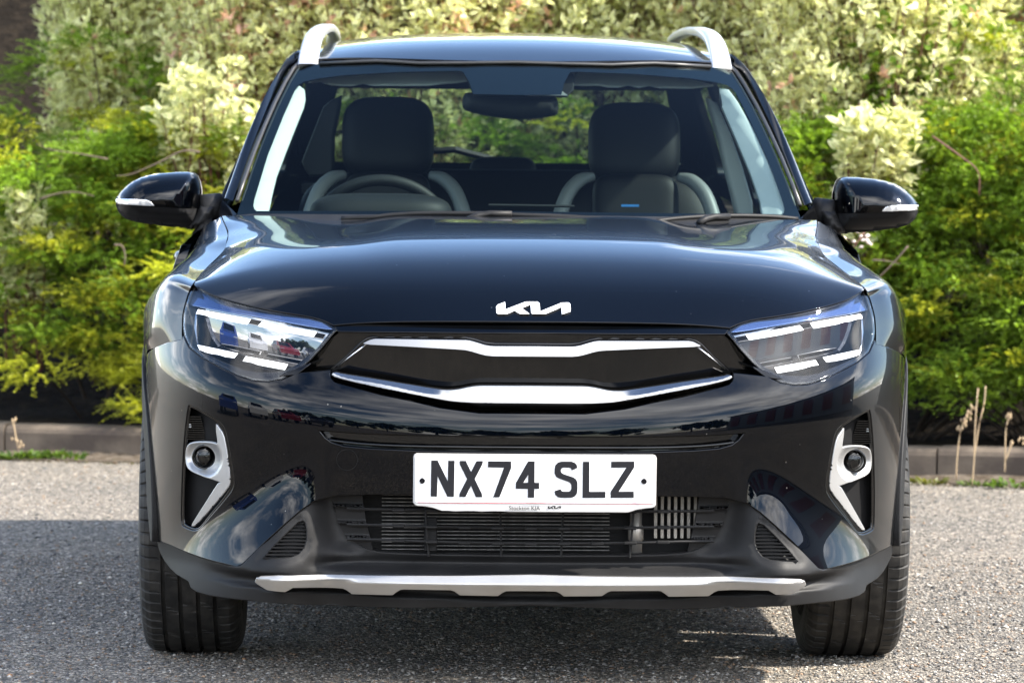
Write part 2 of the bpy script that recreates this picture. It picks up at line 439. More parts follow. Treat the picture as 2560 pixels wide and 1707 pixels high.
# ================================================================== setting: car park, kerb, planted bank
def nodes(m): return m.node_tree.nodes, m.node_tree.links
def asphalt_mat():
    m = mat('worn_asphalt', (.1, .1, .1), .9); N, Lk = nodes(m); b = N['Principled BSDF']
    tc = N.new('ShaderNodeTexCoord')
    v = N.new('ShaderNodeTexVoronoi'); v.inputs['Scale'].default_value = 115; Lk.new(tc.outputs['Object'], v.inputs['Vector'])
    v2 = N.new('ShaderNodeTexVoronoi'); v2.inputs['Scale'].default_value = 260; Lk.new(tc.outputs['Object'], v2.inputs['Vector'])
    r = N.new('ShaderNodeValToRGB'); e = r.color_ramp.elements
    e[0].position = 0; e[0].color = (.052, .051, .049, 1); e[1].position = 1; e[1].color = (.66, .61, .545, 1)
    x = e.new(.45); x.color = (.18, .17, .155, 1); x = e.new(.8); x.color = (.32, .30, .27, 1)
    sp = N.new('ShaderNodeSeparateColor'); Lk.new(v.outputs['Color'], sp.inputs[0]); Lk.new(sp.outputs[0], r.inputs[0])
    n = N.new('ShaderNodeTexNoise'); n.inputs['Scale'].default_value = .7; n.inputs['Detail'].default_value = 10; n.inputs['Roughness'].default_value = .65
    Lk.new(tc.outputs['Object'], n.inputs['Vector'])
    r2 = N.new('ShaderNodeValToRGB'); r2.color_ramp.elements[0].position = .32; r2.color_ramp.elements[1].position = .68
    r2.color_ramp.elements[0].color = (.74, .71, .66, 1); r2.color_ramp.elements[1].color = (1.38, 1.26, 1.10, 1)
    Lk.new(n.outputs[0], r2.inputs[0])
    mu = N.new('ShaderNodeMix'); mu.data_type = 'RGBA'; mu.blend_type = 'MULTIPLY'; mu.inputs['Factor'].default_value = 1
    Lk.new(r.outputs[0], mu.inputs['A']); Lk.new(r2.outputs[0], mu.inputs['B'])
    # dark bitumen between the chips
    de = N.new('ShaderNodeValToRGB'); de.color_ramp.elements[0].position = .25; de.color_ramp.elements[1].position = .62
    de.color_ramp.elements[0].color = (1, 1, 1, 1); de.color_ramp.elements[1].color = (.50, .50, .51, 1)
    Lk.new(v.outputs['Distance'], de.inputs[0])
    mu2 = N.new('ShaderNodeMix'); mu2.data_type = 'RGBA'; mu2.blend_type = 'MULTIPLY'; mu2.inputs['Factor'].default_value = 1
    Lk.new(mu.outputs['Result'], mu2.inputs['A']); Lk.new(de.outputs[0], mu2.inputs['B']); Lk.new(mu2.outputs['Result'], b.inputs['Base Color'])
    ad = N.new('ShaderNodeMath'); ad.operation = 'MULTIPLY_ADD'; ad.inputs[1].default_value = .5
    Lk.new(v2.outputs['Distance'], ad.inputs[0]); Lk.new(v.outputs['Distance'], ad.inputs[2])
    bp = N.new('ShaderNodeBump'); bp.inputs['Strength'].default_value = .9; bp.inputs['Distance'].default_value = .011; bp.invert = True
    Lk.new(ad.outputs[0], bp.inputs['Height']); Lk.new(bp.outputs[0], b.inputs['Normal'])
    return m
M['asphalt'] = asphalt_mat()
mb = MB(); mb.V = [(-800, -800, 0), (800, -800, 0), (800, 800, 0), (-800, 800, 0)]; mb.F = [(0, 1, 2, 3)]
tag(mb.build('car_park_ground', M['asphalt']), None, None, kind='structure')

KO = np.array([1.565, 15.33]); KD = np.array([.969, -.245]); KN = np.array([.245, .969])   # a joint of the kerb, along it, into the bed
KA = math.atan2(KD[1], KD[0])
def kp(u, w, z=0): p = KO+KD*u+KN*w; return (p[0], p[1], z)
kerb = bpy.data.objects.new('kerb', None); COL.objects.link(kerb); kerb['kind'] = 'structure'
kerb.location = kp(0, 0); kerb.scale = (1, 1, .92); kerb.rotation_euler = (0, 0, KA)
M['kerb'] = mat('old_concrete_kerb', (.125, .098, .072), .9, bump=(60, .6, .004), vary=(5, (.045, .033, .025), .36, .62))
prof_k = [(0, -.05), (0, .095), (.006, .112), (.022, .124), (.13, .127), (.14, .12), (.14, -.05)]
def stone_mesh():
    V, Fc = [], []; n = len(prof_k)
    for k, x in enumerate((.004, .012, .90, .908)):
        for w, z in prof_k:
            s = .985 if k in (0, 3) else 1; V.append((x, w*s+.001, z*s if z > 0 else z))
    for k in range(3):
        for i in range(n):
            j = (i+1) % n; Fc.append((k*n+i, k*n+j, (k+1)*n+j, (k+1)*n+i))
    Fc += [tuple(reversed(range(n))), tuple(3*n+i for i in range(n))]
    return V, Fc
V, Fc = stone_mesh(); k0 = mesh_obj('kerbstone', V, Fc, M['kerb'], kerb, False); k0.location = (0, 0, 0)
for k in range(-9, 7):
    if k == 0: continue
    o = link('kerbstone', k0.data, None, kerb); o.location = (.912*k, random.uniform(-.004, .004), random.uniform(-.004, .003)); o.rotation_euler = (random.uniform(-.01, .01), 0, random.uniform(-.004, .004))
# bank of dark soil behind the kerb
nu, nw = 90, 40; P = np.zeros((nu, nw, 3))
for i, u in enumerate(np.linspace(-9, 7, nu)):
    for j, w in enumerate(np.linspace(.11, 6.0, nw)):
        z = .075+.03*math.sin(u*3.1+w*2)+.02*math.sin(u*9.3)*math.sin(w*11)+ (.50*max(0, w-.9)**1.15 if w > .9 else 0)
        P[i, j] = kp(u, w, z)
soil_m = mat('leaf_litter_soil', (.007, .005, .003), .95, spec=.1, bump=(40, .8, .02), vary=(18, (.018, .013, .008), .42, .7))
so = grid_surf('planted_bank', P, soil_m, None); so['kind'] = 'structure'

# strip of washed-up dirt along the kerb foot
nu, nw = 160, 5; P = np.zeros((nu, nw, 3)); rd_ = np.random.default_rng(12)
wid = np.convolve(rd_.uniform(.10, .42, nu+8), np.ones(5)/5, 'same')[4:-4]
for i, u in enumerate(np.linspace(-8, 6, nu)):
    for j in range(nw):
        f = j/(nw-1); P[i, j] = kp(u, .012-wid[i]*f, .004+.018*(1-f)**2*(.6+.4*math.sin(u*7+j)))
dirt = grid_surf('gutter_dirt', P, mat('washed_dirt', (.055, .042, .030), .95, spec=.1, bump=(70, .8, .01), vary=(22, (.12, .10, .08), .42, .66)), None, flip=True); dirt['kind'] = 'structure'

# ---- loose chippings lying on the tarmac
def rocks(n, xs, ys, smin, smax, seed, name, m, parent=None, cols=None):
    r = np.random.default_rng(seed)
    base = np.array([(1, 0, 0), (-.6, .8, 0), (-.5, -.85, 0), (.1, .1, .8), (.2, -.1, -.3), (.55, .6, .25), (-.9, .0, .35), (.5, -.7, .3)], float)
    fc = np.array([(0, 5, 3), (5, 1, 3), (1, 6, 3), (6, 2, 3), (2, 7, 3), (7, 0, 3), (0, 4, 5), (5, 4, 1), (1, 4, 6), (6, 4, 2), (2, 4, 7), (7, 4, 0)])
    X = r.uniform(*xs, n); Y = r.uniform(*ys, n); s = smin*(smax/smin)**(r.random(n)**2.2)
    a = r.uniform(0, 6.28, n); jit = 1+r.normal(0, .18, (n, 8, 3)); q = base[None]*jit*s[:, None, None]
    q[..., 2] *= r.uniform(.5, 1, n)[:, None]
    ca, sa = np.cos(a)[:, None], np.sin(a)[:, None]
    vx = q[..., 0]*ca-q[..., 1]*sa+X[:, None]; vy = q[..., 0]*sa+q[..., 1]*ca+Y[:, None]; vz = q[..., 2]+s[:, None]*.12
    V = np.stack([vx, vy, vz], -1).reshape(-1, 3); Fq = (fc[None]+8*np.arange(n)[:, None, None]).reshape(-1, 3)
    me = bpy.data.meshes.new(name); me.vertices.add(len(V)); me.vertices.foreach_set('co', V.ravel().astype(np.float32))
    me.loops.add(Fq.size); me.loops.foreach_set('vertex_index', Fq.ravel().astype(np.int32))
    me.polygons.add(len(Fq)); me.polygons.foreach_set('loop_start', np.arange(0, Fq.size, 3, dtype=np.int32))
    me.update(calc_edges=True)
    c = np.array(cols)[r.integers(0, len(cols), n)]*r.uniform(.7, 1.25, (n, 1)); c = np.repeat(np.c_[c, np.ones(n)], 8, 0)
    at = me.color_attributes.new('col', 'FLOAT_COLOR', 'POINT'); at.data.foreach_set('color', c.ravel().astype(np.float32))
    return link(name, me, m, parent)
def col_mat(name, rough=.8, trans=0.0, spec=.3, tw=(1, 1, 1)):
    m = bpy.data.materials.new(name); m.use_nodes = True; N, Lk = nodes(m); b = N['Principled BSDF']; b.inputs['Roughness'].default_value = rough; b.inputs['Specular IOR Level'].default_value = spec
    a = N.new('ShaderNodeAttribute'); a.attribute_name = 'col'; Lk.new(a.outputs['Color'], b.inputs['Base Color'])
    if trans > 0:
        t = N.new('ShaderNodeBsdfTranslucent'); mixn = N.new('ShaderNodeMixShader'); mixn.inputs[0].default_value = trans
        mu = N.new('ShaderNodeMix'); mu.data_type = 'RGBA'; mu.blend_type = 'MULTIPLY'; mu.inputs['Factor'].default_value = 1; mu.inputs['B'].default_value = (*tw, 1)
        Lk.new(a.outputs['Color'], mu.inputs['A']); Lk.new(mu.outputs['Result'], t.inputs[0])
        Lk.new(b.outputs[0], mixn.inputs[1]); Lk.new(t.outputs[0], mixn.inputs[2]); Lk.new(mixn.outputs[0], N['Material Output'].inputs[0])
    return m
M['chip'] = col_mat('stone_chips', .85)
CHC = [(.15, .145, .135), (.21, .20, .18), (.10, .10, .10), (.27, .255, .23), (.06, .06, .062), (.38, .36, .33), (.17, .15, .125), (.23, .16, .11)]
ch = rocks(42000, (-1.6, 1.6), (9.15, 12.2), .0024, .0068, 3, 'loose_chippings', M['chip'], None, CHC); ch['kind'] = 'stuff'
ch = rocks(9000, (-2.4, 2.3), (12.2, 15.6), .003, .0075, 4, 'loose_chippings', M['chip'], None, CHC)
ch['kind'] = 'stuff'
# single bigger stones that stand out
def px_ground(px, py):
    d = _R@np.array([(px-1280)/FPX, -(py-853.5)/FPX, -1.]); o = np.array([0, 0, CAM_H]); return o-d*o[2]/d[2]
stone_px = [(2319, 1465, .012, 1, 'largest pale pebble, on the sunlit tarmac right of the right tyre'), (2294, 1437, .009, 1, 'cream pebble with a rusty end just behind the largest pale pebble'),
            (2280, 1551, .009, 1, 'pale pebble close beside the foot of the right tyre'), (2344, 1556, .008, 0, 'dark pebble right of the pale one beside the right tyre'), (2345, 1428, .008, 1, 'rounded whitish pebble farthest back right of the right tyre'),
            (2512, 1568, .010, 1, 'pale pebble of the pair lying at the far right of the tarmac'), (2488, 1562, .009, 0, 'dark pebble of the pair lying at the far right of the tarmac'), (2333, 1470, .009, 0, 'dark pebble touching the largest pale pebble'),
            (2393, 1464, .009, 1, 'cream pebble alone to the right of the largest pale pebble'), (2530, 1625, .009, 0, 'dark pebble low at the right edge of the tarmac'), (2342, 1644, .007, 1, 'small white pebble low in front of the right tyre'),
            (92, 1345, .011, 0, 'dark pebble at the far left in the shadow of the car'), (202, 1460, .009, 1, 'whitish pebble in the shadow, left of the two near the left tyre'), (275, 1445, .008, 1, 'whitish pebble in the shadow nearest the left tyre'),
            (135, 1560, .009, 1, 'pale pebble low at the left in the shadow'), (24, 1688, .008, 2, 'tan pebble in the bottom left corner of the tarmac'), (610, 1648, .007, 2, 'tan pebble just right of the foot of the left tyre'),
            (775, 1513, .006, 1, 'tiny white chip under the bumper right of the left tyre'), (1092, 1675, .007, 2, 'brown pebble on the tarmac below the left end of the number plate')]
stc = {0: (.05, .05, .05), 1: (.42, .39, .34), 2: (.30, .17, .09)}
for k, (px, py, s, c, lb) in enumerate(stone_px):
    p = px_ground(px, py)
    o = rocks(1, (0, 0), (0, 0), s, s*1.01, 50+k, 'pebble', M['chip'], None, [stc[c]]); o.location = (p[0], p[1], 0)
    tag(o, lb, 'pebble', 'loose pebbles on the tarmac')

# ================================================================== far side of the car park, seen only in the paintwork and lamps
def simple_car(name, label, loc, rz, col):
    t = thing(name, label, 'car', loc, rz)
    prof_c = [(-2.1, .35), (-2.12, .75), (-1.95, .95), (-1.1, 1.03), (-.45, 1.45), (.9, 1.5), (1.75, 1.05), (2.05, .95), (2.1, .4)]
    mb = MB(); n = len(prof_c)
    for x, zsc in ((-.86, 1), (-.80, 1.0), (.80, 1.0), (.86, 1)):
        for y, z in prof_c:
            w = x if z < 1.04 else x*.80; mb.V.append((w*(1 if abs(x) > .81 else .99), y, z))
    for k in range(3):
        for i in range(n-1): mb.F.append((k*n+i, k*n+i+1, (k+1)*n+i+1, (k+1)*n+i))
    mb.F += [tuple(range(n)), tuple(reversed(range(3*n, 4*n)))]
    pm = mat(name+'_paint', col, .3, 0, 1); mb.build('body', pm, t)
    mb = MB()
    for sx in (-1, 1): mb.add([(sx*.80, -.95, 1.06), (sx*.705, -.42, 1.40), (sx*.705, .85, 1.42), (sx*.80, 1.5, 1.06)], [(0, 1, 2, 3)])
    mb.add([(-.62, -1.06, 1.06), (.62, -1.06, 1.06), (.56, -.52, 1.42), (-.56, -.52, 1.42)], [(0, 1, 2, 3)]); mb.build('window', M['gloss'], t)
    for y in (-1.3, 1.3):
        for sx in (-1, 1):
            mb = MB(); mb.lathe([(-.1, .001), (-.1, .2), (-.11, .3), (.1, .33), (.1, .001)] if sx < 0 else [(.1, .001), (.1, .2), (.11, .3), (-.1, .33), (-.1, .001)], 'x', (sx*.80, y, .33), 20); mb.build('wheel', M['rubber'], t)
    for sx in (-1, 1):
        mb = MB(); mb.box((sx*.62, -2.06, .75), (.35, .1, .12), bev=.02); mb.build('headlight', M['indicator'], t)
simple_car('parked_white_car', 'white car parked across the car park, seen mirrored in the left headlight', (-9.8, 2.6, 0), math.radians(118), (.75, .75, .75))
simple_car('parked_blue_car', 'blue car parked across the car park beside the white one', (-9.6, 6.2, 0), math.radians(112), (.02, .05, .22))
simple_car('parked_red_car', 'dark red car parked beyond the white car across the car park', (-9.4, -1.2, 0), math.radians(122), (.22, .01, .015))
simple_car('parked_grey_car', 'dark grey car parked facing the black one across the car park', (-8.4, -5.0, 0), math.radians(140), (.03, .03, .035))
bld = thing('showroom_building', 'long low grey building with dark red panels across the car park', 'building', (17.5, -1.5, 0), math.radians(90))
mb = MB(); mb.box((0, 0, 2.1), (24, 8, 4.2)); mb.build('wall', mat('grey_cladding', (.22, .23, .24), .6), bld)
for k in range(7):
    mb = MB(); mb.box((-10.5+k*3.5, 4.02, 2.0), (1.7, .12, 3.0)); mb.build('panel', mat('dark_red_panel', (.16, .02, .022), .5) if k == 0 else bpy.data.materials['dark_red_panel'], bld)
mb = MB(); mb.box((0, 0, 4.3), (24.6, 8.6, .25)); mb.build('roof', M['matte'], bld)
tm = None; bark = mat('rough_bark', (.07, .05, .035), .9)
leaf_far = mat('far_foliage', (.035, .06, .018), .8)
for k in range(15):
    x = -46+k*6.6+random.uniform(-2, 2); t = thing('far_tree', 'leafy tree standing along the far edge of the car park', 'tree', (x, -42+random.uniform(-6, 4)-(abs(x)*.1), 0), random.uniform(0, 6), 'trees along the far edge of the car park')
    t.scale = (random.uniform(.8, 1.3),)*2+(random.uniform(.7, 1.25),)
    if tm is None:
        r = np.random.default_rng(5); mb = MB()
        for c in range(26):
            cc = np.array([r.normal(0, 1.5), r.normal(0, 1.5), 3.6+r.normal(0, 1.15)]); rad = r.uniform(.6, 1.1)
            for q in range(60):
                d = r.normal(0, 1, 3); d /= np.linalg.norm(d); p = cc+d*rad*r.uniform(.6, 1); e1 = r.normal(0, .2, 3); e2 = r.normal(0, .2, 3)
                mb.add([p-e1, p+e2, p+e1, p-e2], [(0, 1, 2, 3)])
        tm = mb.build('crown', leaf_far, t); mb = MB(); mb.tube([(0, 0, 0), (.05, 0, 1.6), (0, .1, 3.6)], [.2, .15, .07], 8); tk = mb.build('trunk', bark, t)
    else:
        link('crown', tm.data, None, t); link('trunk', tk.data, None, t)
# ================================================================== the car
car = thing('parked_car', 'shiny black compact crossover facing the camera with lit headlights and white front number plate', 'car',
            CAR_LOC, CAR_YAW)
plan = Spline([-.2, -.1, 0, .1, .2, .3, .4, .5, .6, .68, .74, .785, .82, .845, .863, .875, .883],
              [.007, .0018, 0, .0018, .007, .017, .033, .058, .098, .150, .210, .278, .352, .430, .515, .60, .70])
prof = Spline([.10, .20, .30, .40, .50, .575, .60, .625, .66, .70, .75, .80, .85, .90, .96],
              [.060, .036, .020, .008, .001, 0, .003, .0105, .026, .043, .064, .094, .142, .215, .345])
def shift(ax): return .085*(np.minimum(ax, .9)/.8)**2
def F0(x, z):
    ax = np.abs(x); return plan(np.minimum(ax, .8845)) + prof(np.asarray(z) - shift(ax))
def F(x, z):
    """front skin of the car: depth y for width x and height z, with the flared lower corners"""
    ax = np.abs(x); z = np.asarray(z)
    dz = np.maximum(.468-.55*(ax-.60)-z, 0); fl = 2.5*dz*dz
    fl = .085*np.tanh(fl/.085) * sstep(.42, .56, ax) * (1-.5*sstep(.77, .875, ax))
    return F0(x, z) - fl
def off(G, d): return lambda u, v: (u, G(u, v)+d, v)
def onF(G=F): return lambda u, v: (u, G(u, v), v)

def front_pair(name, outline, L, step, m, parent_pair=(None, None), **k):
    holes = k.pop('holes', ())
    res = []
    for sgn, par in ((1, parent_pair[0]), (-1, parent_pair[1])):
        ol = outline if sgn > 0 else flipx(outline)
        hs = holes if sgn > 0 else [flipx(h) for h in holes]
        res.append(patch(name, ol, L, step, m, par or car, holes=hs, **k))
    return res

# ---- traced front outlines (left half, car frame x, z)
HL = S2(T('R3', (585, 812), (640, 855), (700, 888), (780, 915), (900, 948), (1040, 980), (1200, 1008), (1350, 1030), (1430, 1050), (1490, 1083),
          (1518, 1108), (1480, 1150), (1420, 1225), (1350, 1300), (1280, 1360), (1220, 1402), (1160, 1430), (1080, 1445), (980, 1440), (880, 1408), (760, 1352), (640, 1287),
          (560, 1222), (525, 1150), (512, 1080), (518, 1000), (538, 920), (558, 860)), F)
seam = S2(T('R3', (510, 1177), (420, 1195), (345, 1222), (300, 1250), (268, 1285)), F)
hl_low = S2(T('R3', (1345, 1330), (1290, 1372), (1228, 1412), (1165, 1440), (1080, 1455), (980, 1450), (876, 1418), (756, 1362), (634, 1297), (552, 1230), (514, 1152)), F)
bump_side = S2([(361, 925), (360.5, 1000), (362, 1080), (366, 1150), (376, 1240), (387, 1318)], F)
paint_low = S2([(397, 1348)]+T('F1', (225, 930), (300, 963), (370, 988), (440, 1008), (545, 1033), (572, 1022), (635, 960), (700, 897), (790, 815), (870, 748), (940, 702), (1050, 676), (1206, 671))
               +T('F3', (400, 545), (800, 545)), F)
lowc = (0.0, at_y(1330, 1234, 0)[2])
slot = S2(T('F3', (40, 42), (62, 66), (95, 108), (150, 148), (250, 178), (450, 197), (820, 214), (1200, 222)), F)
slot_top = S2(T('F3', (1200, 88), (800, 82), (400, 68), (200, 54)), F)
slotc_lo, slotc_hi = (0.0, at_y(1330, 1131.5, 0)[2]), (0.0, at_y(1330, 1089, 0)[2])
SLOT = sym([slotc_hi]+slot_top+slot+[slotc_lo])
gr_low = S2(T('F5', (2352, 1280), (1700, 1276), (1300, 1222), (1000, 1150), (700, 1088), (450, 1020), (300, 980), (225, 955), (185, 915), (172, 870), (178, 838)), F)
gr_lowc = (0.0, at_y(1333, 1036, 0)[2])
FOG = S2(T('F1', (308, 218), (390, 262), (470, 310), (492, 350), (503, 400), (520, 490), (533, 570), (536, 640), (492, 700), (425, 775), (362, 850), (340, 860), (320, 858), (278, 841), (264, 822),
           (265, 700), (268, 600), (275, 450), (285, 330), (298, 232)), F)
bumper_left = [gr_lowc]+gr_low+[S2([(700, 938)], F)[0]]+hl_low+seam+bump_side+paint_low+[lowc]
BUMP = sym(bumper_left)

FOG = smooth_poly(FOG, 2, 100)
bumper = patch('front_bumper', BUMP, onF(), .013, M['paint'], car, holes=[FOG, flipx(FOG), SLOT], rim=.06, rnd=.003)
# seam-lined tow-eye cover
tc_c = S2(T('F3', (275, 278)), F)[0]
tow = [(tc_c[0]+.0232*math.cos(a), tc_c[1]+.0232*math.sin(a)) for a in np.linspace(0, 2*math.pi, 40)[:-1]]
towi = [(tc_c[0]+.0222*math.cos(a), tc_c[1]+.0222*math.sin(a)) for a in np.linspace(0, 2*math.pi, 40)[:-1]]
patch('tow_cover', tow, off(F, -.0006), .008, M['dark'], bumper, holes=[towi], rim=0)

# slim upper slot: a dark recessed trough with one lip line
sl_in = [(x*.985, z) for x, z in SLOT]
patch('slot_back', sl_in, off(F, .028), .03, M['gloss'], bumper, rim=0)
def slot_lip(dz, k):
    mb = MB(); pts = []
    for x in np.linspace(-.5*k, .5*k, 41):
        ax = abs(x); zz = slotc_lo[1]+.0075+dz + .042*(ax/.55)**6
        pts.append((x, float(F(x, zz))+.010, zz))
    return mb.tube(pts, .0042, 6)
slot_lip(.003, 1.0).build('slot_lip', M['gloss'], bumper, True)

# ---- black gloss panel and tiger-nose grille
tipF = S2(T('R3', (1535, 1120)), F)[0]
panel = [(0, at_y(1333, 833, .08)[2])]+S2(T('F5', (1500, 458), (700, 452), (270, 448), (262, 470))+T('R3', (1490, 1165), (1430, 1238), (1358, 1315)), F)+[S2([(705, 936)], F)[0]]+gr_low[::-1][0:]+[gr_lowc]
def panF(x, z): return .97*plan(np.abs(x))+.089-.07*(np.asarray(z)-.79)
front_pan = patch('grille_panel', sym(panel), onF(panF), .02, M['gloss'], car, rim=.02, rnd=.002)
recess = S2(T('F5', (2352, 575), (1850, 572), (1760, 562), (1640, 525), (1560, 508), (620, 502), (560, 520), (500, 560), (380, 680), (240, 800), (196, 850), (190, 880), (215, 905), (300, 950),
              (700, 1055), (1000, 1118), (1300, 1190), (1700, 1250), (2352, 1256)), F)
rz0, rz1 = recess[0][1], recess[-1][1]
REC = sym([(0, rz0)]+recess+[(0, rz1)])
patch('grille_insert', REC, off(panF, -.006), .02, M['gloss'], front_pan, rim=.01, rnd=.004)
utrim = S2(T('F5', (2352, 593), (1850, 591), (1800, 588), (1745, 578), (1690, 560), (1640, 545), (1600, 534), (1560, 529), (640, 517), (590, 527), (520, 562), (585, 571), (1000, 592), (1480, 619), (1560, 626), (1620, 640), (1700, 664), (1760, 679), (1830, 687), (2352, 691)), F)
UT = sym([(0, utrim[0][1])]+utrim+[(0, utrim[-1][1])])
def tilt(G, zmid, k, d): return lambda u, v: (u, G(u, v)+d+k*(v-zmid), v)
patch('grille_trim', UT, tilt(lambda x, z: .97*plan(np.abs(x)), float(np.mean([p[1] for p in utrim])), .38, .066), .010, M['trimsilver'], front_pan, rim=.03, rnd=.002)
lt_up = T('F5', (2352, 993), (1760, 990), (1700, 991), (1640, 996), (1570, 1008), (1500, 1024), (1430, 1034), (1340, 1034), (1250, 1022), (1000, 980), (600, 912), (300, 866), (250, 850), (218, 856), (208, 872))
lt_lo = T('F5', (240, 895), (500, 962), (1000, 1064), (1300, 1122), (1450, 1146), (1700, 1160), (2352, 1163))
ltrim = S2(lt_up+lt_lo, F)
LT = sym([(0, ltrim[0][1])]+ltrim+[(0, ltrim[-1][1])])
_zl = S2(lt_lo, F)
_zp = np.polyfit([p[0]**2 for p in _zl], [p[1] for p in _zl], 4)
def lowtrim(u, v):
    h = v - np.polyval(_zp, u*u)
    wide = sstep(.27, .17, np.abs(u))
    side = .22*h+.85*.0012*np.log1p(np.exp(np.clip((h-.0065)/.0012, -30, 30))); mid = .30*h
    return (u, plan(np.abs(u)) + .012 + mid*wide + side*(1-wide), v)
patch('grille_trim', LT, lowtrim, .004, M['trimsilver'], front_pan, rim=.05, rnd=.002, smooth=1)
for sx in (1, -1):
    a = S2(T('F5', (545, 575), (255, 805)), F); mb = MB()
    mb.tube([(sx*x, float(panF(x, z))-.008, z) for x, z in (a[0], ((a[0][0]+a[1][0])/2, (a[0][1]+a[1][1])/2), a[1])], .0022, 6)
    mb.build('grille_frame', M['chrome'], front_pan, True)
# painted header strip under the bonnet lip
hd_t = S2(T('F5', (1500, 380), (700, 374), (215, 368), (240, 400), (262, 432)), F)
hd_b = S2(T('F5', (275, 438), (700, 442), (1500, 450)), F)
hdr = [(0, at_y(1333, 814.5, .09)[2])]+hd_t+hd_b+[(0, at_y(1333, 831.5, .085)[2])]
patch('grille_header', sym(hdr), off(F, .004), .02, M['paint'], front_pan, rim=.012, rnd=.0025)

# ---- fog lamp pockets
fl_c = S2(T('F1', (380, 490)), F)[0]
ins = S2(T('F1', (443, 325), (452, 340), (475, 370), (490, 440), (501, 520), (510, 600), (507, 622), (498, 642), (420, 735), (345, 820), (330, 832), (318, 832), (350, 780), (440, 640), (452, 622), (472, 613), (400, 588), (310, 550), (296, 535), (290, 510), (291, 460), (297, 435), (315, 422), (370, 418), (430, 420), (445, 425), (452, 415), (447, 380), (443, 350)), F)
lip_o = FOG
cx_, cz_ = np.mean([p[0] for p in FOG]), np.mean([p[1] for p in FOG])
lip_i = [(cx_+(x-cx_)*.90, cz_+(z-cz_)*.965) for x, z in FOG]
def pocketF(x, z): return F0(x, z)
for sx in (1, -1):
    fx = (lambda p: p) if sx > 0 else flipx
    surr = patch('fog_surround', fx(lip_o), off(F, .004), .012, M['gloss'], bumper, holes=[fx(lip_i)], rim=.06, rnd=.003)
    patch('pocket_back', fx(lip_o), lambda u, v: (u, .7*F0(u, v)+.3*plan(.72)+.055, v), .03, M['dark'], bumper, rim=0)
    c0 = (sx*fl_c[0], fl_c[1]); ring = [(c0[0]+.0262*math.cos(a), c0[1]+.0262*math.sin(a)) for a in np.linspace(0, 2*math.pi, 36)[:-1]]
    insl = [(sx*x, z) for x, z in ins]
    def insF(u, v, c0=c0):
        r = np.hypot(u-c0[0], v-c0[1]); 
        return (u, F0(u, v)+.001+.022*sstep(.046, .025, r), v)
    silv = patch('fog_trim', insl, insF, .0035, M['skid'], bumper, holes=[ring], rim=.02, rnd=.0025, smooth=2)
    y0 = float(F0(c0[0], c0[1]))
    mb = MB(); mb.lathe([(.035, .0272), (.022, .0272), (.017, .0255), (.020, .0225), (.03, .022)], 'y', (c0[0], y0, c0[1]), 40)
    fog = mb.build('fog_lamp', M['gloss'], bumper, True)
    mb = MB(); mb.lathe([(.026-.008*math.cos(t)+.002, .0222*math.sin(t)+.0001) for t in np.linspace(0.02, 1.5, 8)], 'y', (c0[0], y0, c0[1]), 32)
    mb.build('fog_lens', M['lens'], fog, True)
    mb = MB(); mb.lathe([(.032-.008*math.cos(t), .0155*math.sin(t)+.0001) for t in np.linspace(0.02, 1.57, 8)]+[(.044, .020)], 'y', (c0[0], y0, c0[1]), 32)
    mb.build('fog_projector', M['lampdark'], fog, True)
    # ribbed grille at the top of the pocket
    for k in range(11):
        xx, zz = at_y(*T('F1', (365, 262+k*11))[0], .4)[[0, 2]]
        wv = .016+.0017*k if k < 7 else .027
        mb.box((sx*(xx-.004), float(F0(xx, zz))+.036, zz), (wv*1.6, .006, .0022))
    mb.build('pocket_rib', M['gloss'], bumper)
    mb = MB(); xx, zz = at_y(*T('F1', (334, 301))[0], .45)[[0, 2]]
    mb.lathe([(0, .0001), (0, .0045), (.01, .0045)], 'y', (sx*xx, float(F0(xx, zz))+.02, zz), 16); mb.build('screw', M['rim'], bumper)

# ---- matte lower cladding
OPEN_L = S2(T('F3', (1631, 1056), (900, 1045), (650, 1034), (530, 1024), (430, 1003), (375, 975), (325, 945), (288, 912), (255, 875), (232, 835), (205, 785), (182, 720), (168, 660), (160, 610), (166, 585), (200, 565), (300, 556), (600, 553), (1200, 553)), F)
oz0, oz1 = OPEN_L[0][1], OPEN_L[-1][1]
OPENP = sym([(0, oz0)]+OPEN_L+[(0, oz1)])
pl_arr = paint_low
clad_low = S2([(389, 1340)]+T('F1', (150, 945), (160, 975), (180, 1010), (205, 1045), (240, 1078), (300, 1112), (312, 1145), (340, 1165), (400, 1182), (480, 1194), (580, 1205), (800, 1224), (1000, 1233), (1206, 1240))+T('F3', (800, 1443)), F)
CL = sym([(0, lowc[1]-.001)]+[(x, z-.0035) for x, z in paint_low[::-1]]+clad_low+[(0, at_y(1330, 1518, 0)[2])])
TRI = S2(T('F1', (670, 1000), (722, 938), (790, 868), (850, 812), (880, 803), (893, 815), (902, 860), (902, 905), (890, 945), (862, 978), (820, 994), (760, 999)), F)
skid_up = S2(T('F1', (642, 1106), (650, 1090), (668, 1080), (760, 1077), (900, 1076), (1206, 1077))+T('F3', (600, 1181), (1200, 1184)), F)
step_z = clad_low
